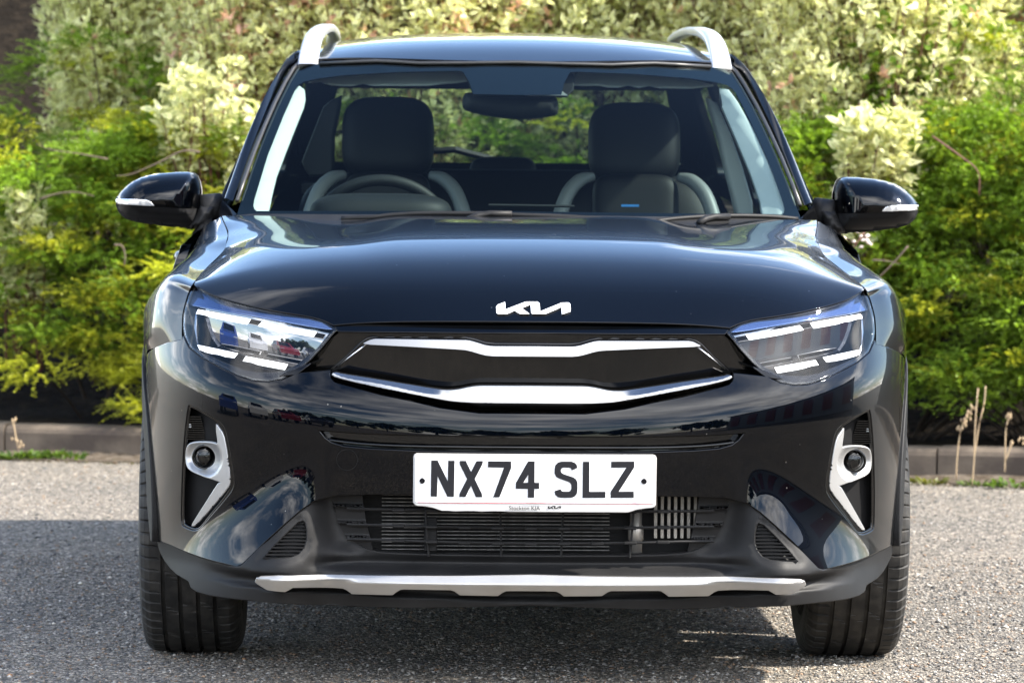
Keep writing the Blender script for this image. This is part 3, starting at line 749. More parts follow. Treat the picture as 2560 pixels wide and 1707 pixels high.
def Fm(x, z):
    ax = np.abs(x); P = np.stack([x, z], 1)
    d = dist_poly(P, np.array(OPENP)); d = np.where(inside(P, OPENP), 0, d)
    rec = .045*np.exp(-(d/.040)**2)
    t2 = dist_poly(np.stack([-ax, z], 1), np.array(TRI)); t2 = np.where(inside(np.stack([-ax, z], 1), TRI), 0, t2)
    rec = np.maximum(rec, .004*np.exp(-(t2/.010)**2))
    cen = sstep(.74, .60, ax)
    lipz = .232+.030*(ax/.7)**2
    under = cen*(.045*sstep(lipz+.016, lipz-.010, z)-.014*sstep(.217+.03*(ax/.7)**2, .203+.03*(ax/.7)**2, z))
    chan = .022*np.exp(-((z-.284)/.013)**2)*sstep(.50, .42, ax)
    round_ = .035*(1-cen)*sstep(.36, .26, z)**1.5
    under = under+round_
    base = F(x, z)*1.0 + .003 - .012*sstep(.34, .27, z)
    return base + rec + under + chan
clad = patch('lower_cladding', CL, onF(Fm), .0075, M['matte'], car, holes=[OPENP, TRI, flipx(TRI)], rim=.05, rnd=.003)
for sx in (1, -1):
    tri = TRI if sx > 0 else flipx(TRI)
    tb = patch('cladding_vent', tri, off(Fm, .014), .015, M['dark'], clad, rim=0)
    for k in range(13):
        zz = TRI[0][1]+.004+k*.0075
        xs = np.linspace(TRI[0][0], TRI[6][0]+.005, 60)
        ok = xs[inside(np.stack([xs, np.full(60, zz)], 1), TRI)]
        if len(ok) > 2:
            xx = .5*(ok[0]+ok[-1]); MB().box((sx*xx, float(Fm(np.array([xx]), np.array([zz]))[0])+.010, zz), (ok[-1]-ok[0], .006, .003)).build('vent_rib', M['dark'], tb)
# ---- silver skid bar with toothed lower edge
sk_low = S2(T('F1', (642, 1108), (652, 1118), (700, 1150), (740, 1156), (790, 1160), (808, 1150), (830, 1137), (900, 1136), (1080, 1141), (1100, 1150), (1124, 1169), (1206, 1171))
            +T('F3', (306, 1322), (320, 1326), (630, 1333), (655, 1312), (690, 1288), (720, 1284), (1090, 1290), (1120, 1302), (1160, 1333), (1455, 1339), (1490, 1312), (1520, 1298), (1631, 1297)), F)
SK = sym([(0, at_y(1330, 1438, 0)[2])]+skid_up[::-1]+sk_low+[(0, sk_low[-1][1])])
skz = at_y(1330, 1462, 0)[2]
def skid(u, v):
    b = F(u, v); zm = skz+.010*(np.abs(u)/.6)**2
    return (u, b-.034+np.where(v > zm, (v-zm)*1.0, -(v-zm)*-.0+(zm-v)*.75), v)
patch('skid_bar', SK, skid, .008, M['skid'], clad, rim=.02, rnd=.002)

# ---- lower intake: flush vanes, slats, bars, radiator
intake = patch('lower_intake', [(x*1.02, z) for x, z in OPENP], lambda u, v: (u, .17+0*u, v), .05, M['dark'], car, rim=0)
VAN = S2(T('F3', (160, 610), (168, 660), (182, 720), (205, 785), (232, 835), (255, 875), (288, 912), (325, 945), (375, 975), (430, 1000), (475, 1012), (465, 960), (440, 860), (418, 770), (400, 660), (388, 560), (300, 556), (200, 565), (166, 585)), F)
def vanF(x, z):
    zz = np.asarray(z); s = 0
    for zc in VZ: s = s + .010*np.exp(-((zz-zc)/.0035)**2)
    return F(x, zz)+.048-s
VZ = [at_y(1000, 1060+y/3.1365, .06)[2] for y in (655, 785, 900)]
front_pair('intake_vane', VAN, onF(vanF), .006, M['matte'], (intake, intake), rim=.02, rnd=.001)
SLZ = [(672, 680), (795, 812), (910, 932)]
for a, b in SLZ:
    z0 = at_y(1000, 1060+a/3.1365, .06)[2]; z1 = at_y(1330, 1060+b/3.1365, .06)[2]
    mb = MB(); pts = [(x, .052+.9*float(plan(abs(x))), z1+(z0-z1)*min(1, abs(x)/.33)**2) for x in np.linspace(-.40, .40, 33)]
    mb.tube(pts, .0032, 6)
    for k in range(-4, 5):
        x = .072*k; mb.box((x, .050+.9*float(plan(abs(x))), z1+(z0-z1)*min(1, abs(x)/.33)**2), (.028, .014, .0075), bev=.002)
    mb.build('intake_slat', M['matte'], intake)
for xa, xb in ((-.232, -.222), (-.068, -.064), (.071, .066), (.226, .216)):
    mb = MB(); mb.tube([(xa, .062, oz1+.0), (xb, .066, oz0)], .0028, 6); mb.build('intake_bar', M['matte'], intake)
rf0 = MB().box((0, 0, 0), (.50, .006, .0019)).build('radiator_fin', M['radiator'], intake)
for k in range(17):
    o = rf0 if k == 0 else link('radiator_fin', rf0.data, None, intake); o.location = (-.075, .150, oz0+.008+k*(oz1-oz0-.012)/16)
if0 = MB().box((0, 0, 0), (.0065, .02, (oz1-oz0)*.72)).build('intercooler_fin', mat('dusty_aluminium', (.30, .28, .25), .6, .4, vary=(80, (.14, .13, .12), .4, .7)), intake)
for k in range(10):
    o = if0 if k == 0 else link('intercooler_fin', if0.data, None, intake); o.location = (.275+k*.0145, .135, (oz0+oz1)/2+.018)
mb = MB(); zc = (oz0+oz1)/2
mb.lathe([(-.06, .0001), (-.06, .014), (-.03, .014), (-.028, .017), (0, .017), (.004, .013), (.05, .013), (.05, .0001)], 'z', (.232, .13, zc-.008), 20)
mb.build('receiver_tube', mat('dull_aluminium', (.38, .36, .33), .45, .7), intake, True)
mb = MB(); mb.box((-.218, .075, zc-.022), (.028, .012, .075), bev=.002); mb.build('intake_bracket', M['dark'], intake)

# ---- number plate
U = .52/2155.0
def PX(px, py): return ((px-1147)*U+.006, (.4735)-((py-300)-.0079*(px-1147))*U)
hold = [PX(*p) for p in [(66, 90), (72, 74), (88, 66), (2205, 82), (2222, 90), (2229, 106), (2224, 515), (2215, 532), (2195, 540), (2130, 546), (2060, 556), (1980, 580), (318, 566), (235, 535), (165, 522), (100, 519), (80, 510), (66, 492)]]
PLATE_Y = -.012
def flat(d): return lambda u, v: (u, PLATE_Y+d+.10*(v-.47)+.10*u*u, v)
plate = patch('number_plate', hold, flat(0), .03, M['plateholder'], car, rim=.012, rnd=.002)
face = [PX(*p) for p in [(78, 92), (84, 80), (96, 74), (2198, 91), (2212, 98), (2217, 112), (2213, 505), (92, 492), (80, 486)]]
patch('plate_face', face, flat(-.0012), .03, M['plate'], plate, rim=.001, rnd=.0003)
patch('plate_line', [PX(100, 490), PX(2190, 506), PX(2190, 510), PX(100, 494.5)], flat(-.0022), .03, M['red'], plate, rim=0)
GL = {
 'N': [[(220, 120), (275, 120), (368, 305), (372, 122), (427, 122), (423, 442), (365, 440), (276, 258), (272, 440), (217, 438)]],
 'X': [[(473, 124), (527, 124), (576, 222), (624, 126), (681, 126), (676, 152), (608, 285), (672, 415), (677, 445), (620, 445), (575, 345), (527, 443), (471, 442), (474, 415), (540, 285), (475, 155)]],
 '7': [[(727, 127), (933, 129), (933, 187), (830, 447), (775, 446), (870, 183), (727, 180)]],
 '4': [[(1085, 129), (1142, 129), (1142, 318), (1184, 318), (1184, 372), (1140, 372), (1140, 450), (1084, 450), (1084, 372), (976, 371), (977, 320)], [(1086, 245), (1086, 318), (1042, 318)]],
 'S': [[(1525, 187), (1518, 160), (1500, 142), (1470, 131), (1380, 131), (1350, 140), (1328, 165), (1322, 200), (1322, 235), (1335, 265), (1365, 282), (1440, 308), (1462, 320), (1472, 338), (1472, 375), (1462, 392), (1445, 398), (1400, 398), (1382, 390), (1376, 375), (1322, 392), (1330, 425), (1350, 445), (1380, 452), (1470, 452), (1500, 442), (1520, 420), (1526, 390), (1526, 320), (1515, 290), (1490, 272), (1400, 242), (1382, 230), (1377, 215), (1377, 205), (1385, 188), (1400, 184), (1450, 184), (1466, 190), (1475, 208)]],
 'L': [[(1575, 133), (1632, 133), (1632, 400), (1777, 400), (1777, 453), (1573, 453)]],
 'Z': [[(1828, 133), (2034, 133), (2034, 185), (1895, 400), (2031, 400), (2031, 454), (1825, 453), (1825, 400), (1965, 186), (1828, 186)]]}
for ch, loops in GL.items():
    lp = [[PX(*p) for p in l] for l in loops]
    patch('letter', lp[0], flat(-.0026), .02, M['letter'], plate, holes=lp[1:], rim=.001, rnd=.0002)
for px, py in ((140, 301), (2123, 310)):
    x, z = PX(px, py); mb = MB(); mb.lathe([(-.0055, .0001), (-.0055, .0022), (-.004, .003), (-.006, .0045), (-.004, .006), (.0, .0062)], 'y', (x, PLATE_Y+.10*x*x, z), 20)
    mb.build('plate_screw', M['letter'], plate)
def text(body, x, y, z, size, m, parent, name='lettering'):
    cu = bpy.data.curves.new('lettering_curve', 'FONT'); cu.body = body; cu.size = size; cu.align_x = 'CENTER'; cu.align_y = 'CENTER'; cu.extrude = .0002
    tmp = bpy.data.objects.new('lettering_tmp', cu); COL.objects.link(tmp)
    dg = bpy.context.evaluated_depsgraph_get(); me = bpy.data.meshes.new_from_object(tmp.evaluated_get(dg))
    bpy.data.objects.remove(tmp, do_unlink=True)
    o = link(name, me, None, parent); me.materials.clear(); me.materials.append(m)
    o.location = (x, y, z); o.rotation_euler = (math.pi/2, 0, 0); return o
LOGO = [(1868, 190), (1882, 168), (1955, 140), (1957, 217), (2165, 138), (2285, 138), (2303, 152), (2310, 237), (2530, 148), (2600, 146), (2615, 160), (2618, 232), (2535, 263), (2527, 190), (2365, 258), (2235, 258), (2224, 250), (2217, 163), (2120, 200), (2200, 258), (2110, 258), (2052, 225), (1975, 258), (1890, 260), (1873, 250)]
x, z = PX(1053, 545); text('Stockton KIA', x, flat(-.0022)(x, z)[1], z, .0122, M['letter'], plate)
x, z = PX(1146, 493); text('STOCKTON KIA TS18 3RF', x, flat(-.003)(x, z)[1], z+.0008, .0034, M['letter'], plate)
x, z = PX(2070, 486); text('BS AU 145e', x, flat(-.003)(x, z)[1], z+.0008, .0042, M['letter'], plate)
lg = [PX(1262+(a-1868)*118/750, 524+(b-138)*.21) for a, b in LOGO]
patch('plate_emblem', lg, flat(-.0016), .01, M['letter'], plate, rim=0)

# ---- headlights
def lampF(x, z): return F(x, z)
LED = [S2(T('R3', *q), F) for q in ([(612, 977), (780, 1006), (957, 1038), (930, 1076), (770, 1046), (598, 1006)], [(1030, 1057), (1200, 1088), (1392, 1120), (1362, 1158), (1180, 1126), (1003, 1087)],
       [(606, 1208), (740, 1236), (872, 1264), (845, 1300), (735, 1277), (625, 1248)], [(925, 1284), (1060, 1308), (1198, 1334), (1176, 1373), (1040, 1348), (904, 1316)])]
GUIDE = S2(T('R3', (590, 835), (640, 872), (700, 905), (780, 932), (900, 963), (1040, 994), (1200, 1022), (1340, 1042), (1420, 1064), (1485, 1103), (1380, 1088), (1200, 1056), (1020, 1024), (800, 985), (640, 958), (560, 945), (565, 880)), F)
CH1 = S2(T('R3', (545, 960), (590, 975), (600, 1020), (596, 1100), (600, 1180), (620, 1255), (560, 1200), (530, 1120), (530, 1040)), F)
LOWB = S2(T('R3', (560, 1215), (640, 1265), (760, 1318), (900, 1372), (1000, 1392), (1110, 1392), (1190, 1378), (1270, 1335), (1340, 1275), (1345, 1300), (1280, 1355), (1215, 1396), (1150, 1422), (1080, 1434), (980, 1430), (880, 1398), (760, 1343), (640, 1278)), F)
def shr(poly, d):
    c = np.mean(poly, 0); return [tuple(c+(np.array(p)-c)*d) for p in poly]
for sx in (1, -1):
    f = (lambda p: p) if sx > 0 else flipx
    def inner(u, v):
        ax = np.abs(u); return (u, plan(ax)*.95+.124+1.0*(v-.712-.17*(ax-.43))**2, v)
    head = patch('headlight', f(shr(HL, .985)), inner, .02, M['lampdark'], car, rim=0)
    patch('lamp_bezel', f(HL), off(F, .004), .012, M['gloss'], head, holes=[f(shr(HL, .965))], rim=.05, rnd=.002)
    patch('lamp_lens', f(shr(HL, .985)), off(F, .0015), .014, M['lens'], head, rim=.02, rnd=.002, )
    for q in LED:
        n6 = len(q); q = [tuple(np.array(q[i])*.89+np.array(q[n6-1-i])*.11) for i in range(n6)]
        patch('led_backing', f(shr(q, 1.04)), off(F, .0225), .03, M['dark'], head, rim=0)
        patch('led_bar', f(q), off(F, .016), .02, M['led'], head, rim=.005, rnd=.0015)
    le = shr(HL, .972); le = [(sx*x, z) for x, z in le]; MB().tube([(x, float(F(x, z))+.006, z) for x, z in le+le[:1]], .0013, 5, False).build('lamp_edge', M['chrome'], head, True)
    patch('light_guide', f(GUIDE), tilt(F, .84, .4, .016), .014, M['guide'], head, rim=.02, rnd=.003)
    patch('lamp_reflector', f(CH1), off(F, .028), .012, M['lampchrome'], head, rim=.01)
    patch('lamp_reflector', f(LOWB), tilt(F, .72, .3, .022), .012, M['gloss'], head, rim=.015, rnd=.002)

# ---- bonnet
cz = Spline([.085, .12, .17, .22, .28, .36, .50, .70, .90, 1.14], [.8105, .842, .883, .914, .941, .963, .984, 1.0, 1.011, 1.022])
eP = []
for p in T('R3', (1500, 1076), (1435, 1040), (1350, 1018), (1200, 996), (1040, 968), (900, 936), (780, 903), (700, 876), (640, 842), (590, 805)):
    x, z = on_surf(*p, F); eP.append((x, float(F(x, z)), z))
yl = eP[-1][1]
for k, p in enumerate(T('H1', (290, 440), (350, 385), (415, 333), (463, 272), (488, 200), (491, 150), (466, 92), (452, 52))):
    eP.append(tuple(at_y(*p, yl+(1.27-yl)*((k+1)/8)**.9)))
eP = np.array(eP); al = np.r_[0, np.cumsum(np.linalg.norm(np.diff(eP, axis=0), axis=1))]; al /= al[-1]
_tt = np.linspace(0, 1, 201); _ed = np.stack([np.interp(_tt, al, eP[:, i]) for i in range(3)], 1)
def _box(A, k):
    p = np.pad(A, ((k, k), (0, 0)), mode='reflect', reflect_type='odd'); c = np.cumsum(np.vstack([np.zeros((1, 3)), p]), 0); return (c[2*k+1:]-c[:-2*k-1])/(2*k+1)
_e1 = _box(_box(_ed, 3), 3); _e2 = _box(_box(_box(_ed, 22), 22), 16)
eS = [lambda t, i=i: np.interp(t, _tt, _e1[:, i]) for i in range(3)]
eM = [Spline(_tt[::8], _e2[::8, i]) for i in range(3)]
t_c = al[9]
def bonnetL(u, v):
    s = u/.78; t = np.clip(v/1.2, -.01, 1.01); a = np.abs(s)
    ex, ey, ez = eM[0](t), eM[1](t), eM[2](t); k9 = a**9
    dx, dy, dz = (eS[0](t)-ex)*k9, (eS[1](t)-ey)*k9, (eS[2](t)-ez)*k9
    cy = .088+(1.14-.088)*(.55*t+.45*np.maximum(t, 0)**1.7); czz = cz(cy)
    x = ex*a*-1
    y = cy+(ey-cy)*a**2.2
    g = .30*a**2+.70*a**6
    zz = czz+(ez-czz)*g
    zz = zz - .010*np.exp(-((a-.62)/.17)**2)*sstep(.40, .85, t) + .007*np.exp(-((a-.85)/.13)**2)*sstep(.30, .6, t)*sstep(1.1, .8, t)
    zz = zz + .006*sstep(.56, .40, a)*sstep(.15, .6, t)
    return (np.sign(s)*(x-dx), y+dy, zz+dz)
bonnet = patch('bonnet', [(-.78, 0), (.78, 0), (.78, 1.2), (-.78, 1.2)], bonnetL, .016, M['paint'], car, rim=.018, rnd=.003, back=(0, 1, -.25))
_bb = np.stack(bonnetL(np.zeros(400), np.linspace(0, .6, 400)), 1)
bon_y = Spline(_bb[::20, 2], _bb[::20, 1])
def bonF(x, z): return bon_y(z)+.10*np.asarray(x)**2
em = S2([(780+a/4.055, 720+b/4.055) for a, b in LOGO], lambda x, z: bonF(x, z))
patch('bonnet_emblem', em, lambda u, v: (u, bonF(u, v)-.006, v), .01, mat('white_chrome_emblem', (.85, .85, .86), .15, .3, .5), bonnet, rim=.012, rnd=.0008)

# ---- front wings
def catmull(P, n):
    P = [2*P[0]-P[1]]+list(P)+[2*P[-1]-P[-2]]; out = []
    for i in range(1, len(P)-2):
        p0, p1, p2, p3 = P[i-1:i+3]
        for t in np.linspace(0, 1, n, endpoint=False):
            out.append(.5*((2*p1)+(-p0+p2)*t+(2*p0-5*p1+4*p2-p3)*t*t+(-p0+3*p1-3*p2+p3)*t**3))
    out.append(P[-2]); return np.array(out)
wi = []
for p in T('R3', (508, 1172), (508, 1080), (513, 1000), (533, 920), (553, 860), (582, 806)):
    x, z = on_surf(*p, F); wi.append((x, float(F(x, z))+.001, z))
for k in (2, 4, 5, 6, 8): wi.append(tuple(eP[9+k]-np.array([.004, 0, .002])))
wB = [(-.858, .48, .715), (-.857, .475, .755), (-.856, .485, .79), (-.853, .50, .825), (-.849, .52, .852), (-.842, .58, .872), (-.833, .72, .886), (-.824, .90, .897), (-.818, 1.02, .905), (-.812, 1.12, .914), (-.80, 1.28, .94)]
wC = [(-.8835, .64, .700), (-.884, .63, .735), (-.885, .64, .765), (-.886, .66, .79), (-.886, .69, .80), (-.885, .75, .81), (-.883, .85, .815), (-.877, .97, .82), (-.873, 1.05, .825), (-.868, 1.13, .83), (-.862, 1.28, .84)]
wA = []
for i, b in zip(wi, wB):
    i, b = np.array(i), np.array(b); m = i*.42+b*.58; m = m+np.array([-.004, -.012, .018]); wA.append(m)
_xs = np.linspace(.3, .884, 300); _ys = plan(_xs)+.012
wC = [(-min(-c[0], float(np.interp(c[1], _ys, _xs))+.003), c[1], c[2]) for c in wC]
_sm = [np.array([p[0], float(F(*p))+.001, p[1]]) for p in S2(T('R3', (430, 1190), (335, 1225), (272, 1280)), F)]
wA[0], wB[0], wC[0] = _sm
rows = [catmull([np.array(i), a, np.array(b), np.array(c), np.array(c)+np.array([.003, .0, -.10])], 8) for i, a, b, c in zip(wi, wA, wB, wC)]
Gd = np.array([catmull([r[k] for r in rows], 6) for k in range(len(rows[0]))])
for sx in (1, -1):
    g = Gd.copy(); g[..., 0] *= sx
    grid_surf('front_wing', g, M['paint'], car, flip=sx > 0)

# ---- windscreen, frit, pillars
def Fw(x, z):
    x = np.asarray(x); z = np.asarray(z); t = (z-1.03)/.382
    return 1.13+.70*t+.03*np.sin(np.clip(t, 0, 1)*math.pi)*-1+.47*x*x
def S2w(pts): return [on_surf(x, y, Fw, 1.0, 2.6) for x, y in pts]
ws_edge = S2w(T('R1', (98, 1500), (150, 1330), (225, 1110), (310, 880), (400, 660), (470, 500), (533, 386)))
ws_top = S2w(T('R1', (620, 374), (720, 364), (1000, 352), (1150, 347), (1280, 352), (1480, 364), (1800, 362), (2171, 357)))
WS = sym([(0, 1.012), (-.35, 1.010), (-.66, 1.005)]+ws_edge+ws_top+[(0, ws_top[-1][1])])
clear = S2w(T('R1', (2171, 1474), (1200, 1471), (600, 1471), (245, 1471), (228, 1455), (221, 1430), (228, 1385), (330, 1050), (450, 750), (530, 570), (560, 525), (600, 497), (700, 474), (900, 448), (1300, 424), (1760, 414), (1800, 420), (1820, 450), (1850, 500), (1880, 590), (2171, 596)))
CLR = sym([(0, clear[0][1])]+clear+[(0, clear[-1][1])])
screen = patch('windscreen', WS, onF(Fw), .04, M['glass'], car, rim=.004, rnd=.001)
patch('windscreen_frit', WS, off(Fw, .0045), .03, M['gloss'], screen, holes=[CLR], rim=0)
cowl = patch('cowl_panel', sym([(0, 1.008), (-.66, 1.0), (-.70, 1.02), (-.66, 1.024), (0, 1.030)]), lambda u, v: (u, Fw(u, v)-.012-.9*np.maximum(1.02-v, 0), v), .03, M['matte'], car, rim=.03)
outer = [at_y(*p, y) for p, y in zip(T('R1', (2, 1398), (60, 1235), (130, 1040), (215, 830), (300, 645), (390, 480), (480, 345), (560, 262)), np.linspace(1.46, 2.04, 8))]
inn = []
for p in T('R1', (66, 1395), (120, 1235), (190, 1040), (275, 830), (352, 655), (430, 500), (490, 400), (545, 350)):
    x, z = on_surf(*p, Fw, 1.0, 2.6); inn.append(np.array([x, float(Fw(x, z))-.006, z]))
for sx in (1, -1):
    rows = []
    for i, o in zip(inn, outer):
        mid = .5*(i+o)+np.array([-.008, -.012, .008]); b1 = o+np.array([.004, .09, 0]); b2 = o+np.array([.0, .16, 0])
        rows.append(catmull([i+np.array([.0, .02, 0]), i, mid, o, b1, b2], 5))
    g = np.array(rows); g[..., 0] *= sx
    pil = grid_surf('windscreen_pillar', np.array([catmull([r[k] for r in g], 4) for k in range(g.shape[1])]), M['paint'], car, flip=sx > 0)
    mb = MB(); mb.tube([(sx*(p[0]+.011), p[1]-.004, p[2]) for p in inn], .006, 6); mb.tube([(sx*(p[0]+.024), p[1]-.003, p[2]-.002) for p in inn], .004, 6)
    mb.build('pillar_seal', M['rubberseal'], pil, True)
    tri_ = [at_y(*p, y) for p, y in zip(T('R3', (768, 268), (850, 270), (868, 350), (775, 352), (760, 420)), (1.45, 1.40, 1.36, 1.34, 1.3))]

# ---- roof
zr = Spline([1.84, 1.95, 2.1, 2.3, 2.5, 2.8, 3.2, 3.6, 3.9], [1.413, 1.450, 1.480, 1.500, 1.509, 1.514, 1.506, 1.476, 1.432])
def roofL(u, v):
    y = 1.848+.45*u*u*sstep(3.2, 1.9, v) + (v-1.848)*(1-(.45*u*u)/2.1)
    return (u, y, zr(y)-.09*u*u-.27*np.abs(u)**5)
roof = patch('roof', [(-.575, 1.85), (.575, 1.85), (.59, 2.4), (.59, 3.4), (.55, 3.9), (-.55, 3.9), (-.59, 3.4), (-.59, 2.4)], roofL, .035, M['paint'], car, rim=.02, rnd=.004, back=(0, .1, -1))
mb = MB(); mb.tube([(x, float(Fw(x, z))-.002, z+.002) for x, z in ws_top[1:]+flipx(ws_top[1:])], .0055, 6); mb.build('header_seal', M['rubberseal'], roof, True)
mb = MB(); mb.box((-.005, 3.45, 1.505), (.045, .09, .05), bev=.012); mb.build('roof_aerial', M['paint'], roof)
# roof rails
rail_c = [at_y(*p, y) for p, y in zip(T('R1', (628, 366), (640, 300), (668, 215), (715, 130), (765, 100)), (1.965, 2.0, 2.06, 2.16, 2.28))]
def rail(sx):
    pts = [np.array([-.542, 1.955, 1.400]), np.array([-.539, 1.99, 1.430]), np.array([-.533, 2.04, 1.464]), np.array([-.524, 2.11, 1.489]), np.array([-.511, 2.22, 1.505]), np.array([-.504, 2.4, 1.514]), np.array([-.502, 2.8, 1.524]), np.array([-.502, 3.3, 1.522]), np.array([-.508, 3.5, 1.508]), np.array([-.515, 3.62, 1.47])]
    w = [.0275, .0265, .0245, .022, .019, .017, .017, .018, .022, .025]; h = [.010, .012, .0135, .014, .013, .012, .012, .012, .012, .010]
    C_ = catmull(pts, 5); ww = catmull([np.array([a, b]) for a, b in zip(w, h)], 5)
    mb = MB(); n = 14; b0 = len(mb.V)
    for k, p in enumerate(C_):
        t = C_[min(k+1, len(C_)-1)]-C_[max(k-1, 0)]; t /= np.linalg.norm(t); X = np.array([1, 0, 0]); Nn = np.cross(X, t); Nn /= np.linalg.norm(Nn)
        for i in range(n):
            a = 2*math.pi*i/n; ca, sa = math.cos(a), math.sin(a)
            e = lambda q: math.copysign(abs(q)**.55, q)
            v = p+X*e(ca)*ww[k][0]+(-Nn)*e(sa)*ww[k][1]*-1; v[0] *= sx; mb.V.append(tuple(v))
    for k in range(len(C_)-1):
        for i in range(n):
            j = (i+1) % n; q = (b0+k*n+i, b0+(k+1)*n+i, b0+(k+1)*n+j, b0+k*n+j); mb.F.append(q if sx < 0 else q[::-1])
    mb.F.append(tuple(b0+i for i in range(n)))
    return mb.build('roof_rail', M['silver'], roof, True)
rail(1); rail(-1)

# ---- body sides
gs = Spline([.22, .35, .5, .65, .76, .86, .93, .99, 1.03], [.835, .852, .866, .873, .870, .858, .840, .808, .785])
gy = Spline([.5, .9, 1.3, 2.0, 2.8, 3.4, 3.8, 4.05], [0, .008, 0, 0, 0, .006, -.02, -.09])
_xs = np.linspace(.3, .884, 300); _ys = plan(_xs)+.012
def Xw(y): return np.interp(y, _ys, _xs)
def Gs(y, z): return np.minimum(gs(z)+gy(y), Xw(y))
gu0 = Spline([1.2, 1.5, 2.2, 3.0, 3.6, 4.0], [.752, .772, .792, .780, .735, .67]); gu1 = Spline([1.2, 2.0, 2.6, 3.2, 4.0], [.59, .598, .602, .592, .54])
def Gu(y, z):
    t = (np.asarray(z)-1.0)/.42; return gu0(y)*(1-t)+gu1(y)*t+.002*np.sin(np.clip(t, 0, 1)*math.pi)
def arch(cy, r, a0, a1, n=24): return [(cy+r*math.cos(a), .328+r*math.sin(a)) for a in np.linspace(a0, a1, n)]
def side_patch(name, outline, G, step, m, parent, d=0, **k):
    out = []
    for sx in (-1, 1):
        out.append(patch(name, outline, (lambda u, v, sx=sx: (sx*(G(u, v)+d), u, v)), step, m, parent if not isinstance(parent, list) else parent[(sx+1)//2], back=(-sx, 0, 0), **k))
    return out
WY1, WY2, RA = .845, 3.425, .372
side_patch('wing_side', [(1.285, .30)]+[(1.285, .84), (1.05, .815), (.85, .80), (.70, .77), (.645, .70), (.60, .60)]+[(.52, .46)][:0]+arch(WY1, RA, math.radians(118), math.radians(-4)), Gs, .05, M['paint'], car, rim=.02, d=-.001)
fd = side_patch('front_door', [(1.295, .30), (2.33, .30), (2.36, .6), (2.36, .99), (1.62, .985), (1.30, .945)], Gs, .05, M['paint'], car, rim=.02, rnd=.004)
rd = side_patch('rear_door', [(2.345, .30), (3.0, .30), (3.06, .42), (3.16, .60), (3.28, .72), (3.36, .99), (2.372, .99), (2.372, .6)], Gs, .05, M['paint'], car, rim=.02, rnd=.004)
side_patch('rear_quarter', [(3.02, .30)]+arch(WY2, RA, math.radians(184), math.radians(-4))+[(4.03, .34), (4.05, .98), (3.375, .99), (3.30, .73), (3.18, .60), (3.07, .42)], Gs, .05, M['paint'], car, rim=.02)
side_patch('sill_cladding', [(1.20, .19), (3.06, .19), (3.06, .315), (1.20, .315)], Gs, .05, M['matte'], car, d=.012, rim=.05)
for cy, nm in ((WY1, 'front'), (WY2, 'rear')):
    a0, a1 = (184, -8)
    ol = arch(cy, .425, math.radians(a0), math.radians(a1), 40)+arch(cy, .362, math.radians(a1), math.radians(a0), 40)
    side_patch('arch_cladding', ol, lambda u, v: Gs(u, v), .02, M['matte'], car, d=.007, rim=.05, rnd=.004)
# shoulder, belt line and window band
side_patch('window_frame', [(1.47, 1.0), (2.3, .995), (3.4, 1.01), (3.95, 1.08), (3.86, 1.39), (3.4, 1.425), (2.6, 1.432), (2.08, 1.412), (1.95, 1.37), (1.72, 1.22)], Gu, .05, M['gloss'], car,
           holes=[[(1.58, 1.04), (2.26, 1.03), (2.30, 1.395), (2.10, 1.385), (1.98, 1.335), (1.76, 1.18)], [(2.40, 1.03), (3.18, 1.04), (3.10, 1.385), (2.44, 1.398)], [(3.30, 1.06), (3.68, 1.12), (3.56, 1.36), (3.22, 1.382)]], rim=.02)
side_patch('side_window', [(1.56, 1.02), (2.28, 1.01), (2.32, 1.405), (2.08, 1.395), (1.96, 1.345), (1.74, 1.18)], Gu, .08, M['glass'], fd, d=-.004, rim=.003)
side_patch('side_window', [(2.38, 1.01), (3.20, 1.02), (3.12, 1.395), (2.42, 1.408)], Gu, .08, M['glass'], rd, d=-.004, rim=.003)
side_patch('quarter_window', [(3.28, 1.04), (3.70, 1.10), (3.58, 1.37), (3.20, 1.392)], Gu, .08, M['glass'], car, d=-.004, rim=.003)
for sx in (-1, 1):
    # shoulder between door skin and glass
    ys = np.linspace(1.27, 4.03, 40); g = []
    for y in ys:
        z0 = float(np.interp(y, [1.27, 1.3, 1.62, 2.36, 4.03], [.93, .94, .983, .988, .98])); z1 = float(np.interp(y, [1.27, 1.5, 2.3, 3.4, 4.03], [1.0, 1.02, 1.0, 1.012, 1.09]))
        a = np.array([float(Gs(y, z0)), y, z0]); b = np.array([float(Gu(max(y, 1.3), z1)), y, z1])
        g.append([a*(1-t)+b*t+np.array([.006, 0, .004])*math.sin(math.pi*t) for t in np.linspace(0, 1, 6)])
    g = np.array(g); g[..., 0] *= sx; grid_surf('door_shoulder', g, M['paint'], car, flip=sx < 0)
    for y0, par in ((2.08, fd), (3.02, rd)):
        par_ = par[(sx+1)//2]; xh = float(Gs(y0, .90)); mb = MB()
        mb.tube([(sx*(xh-.01), y0-.085, .895), (sx*(xh+.024), y0-.06, .897), (sx*(xh+.032), y0, .90), (sx*(xh+.024), y0+.06, .901), (sx*(xh-.01), y0+.085, .90)], [.010, .014, .016, .014, .010], 10)
        mb.build('door_handle', M['paint'], par_, True)
    # sail panel and roof side
    ys = np.linspace(1.93, 3.9, 24); g = []
    for y in ys:
        b = np.array(roofL(np.array([.585]), np.array([y-.0])))[:, 0]; yy = b[1]
        a = np.array([float(Gu(yy, 1.40)), yy, min(1.40, b[2]-.02)])
        g.append([a*(1-t)+b*t+np.array([.010, 0, .006])*math.sin(math.pi*t) for t in np.linspace(0, 1, 6)])
    g = np.array(g); g[..., 0] *= sx; grid_surf('roof_side', g, M['paint'], car, flip=sx < 0)

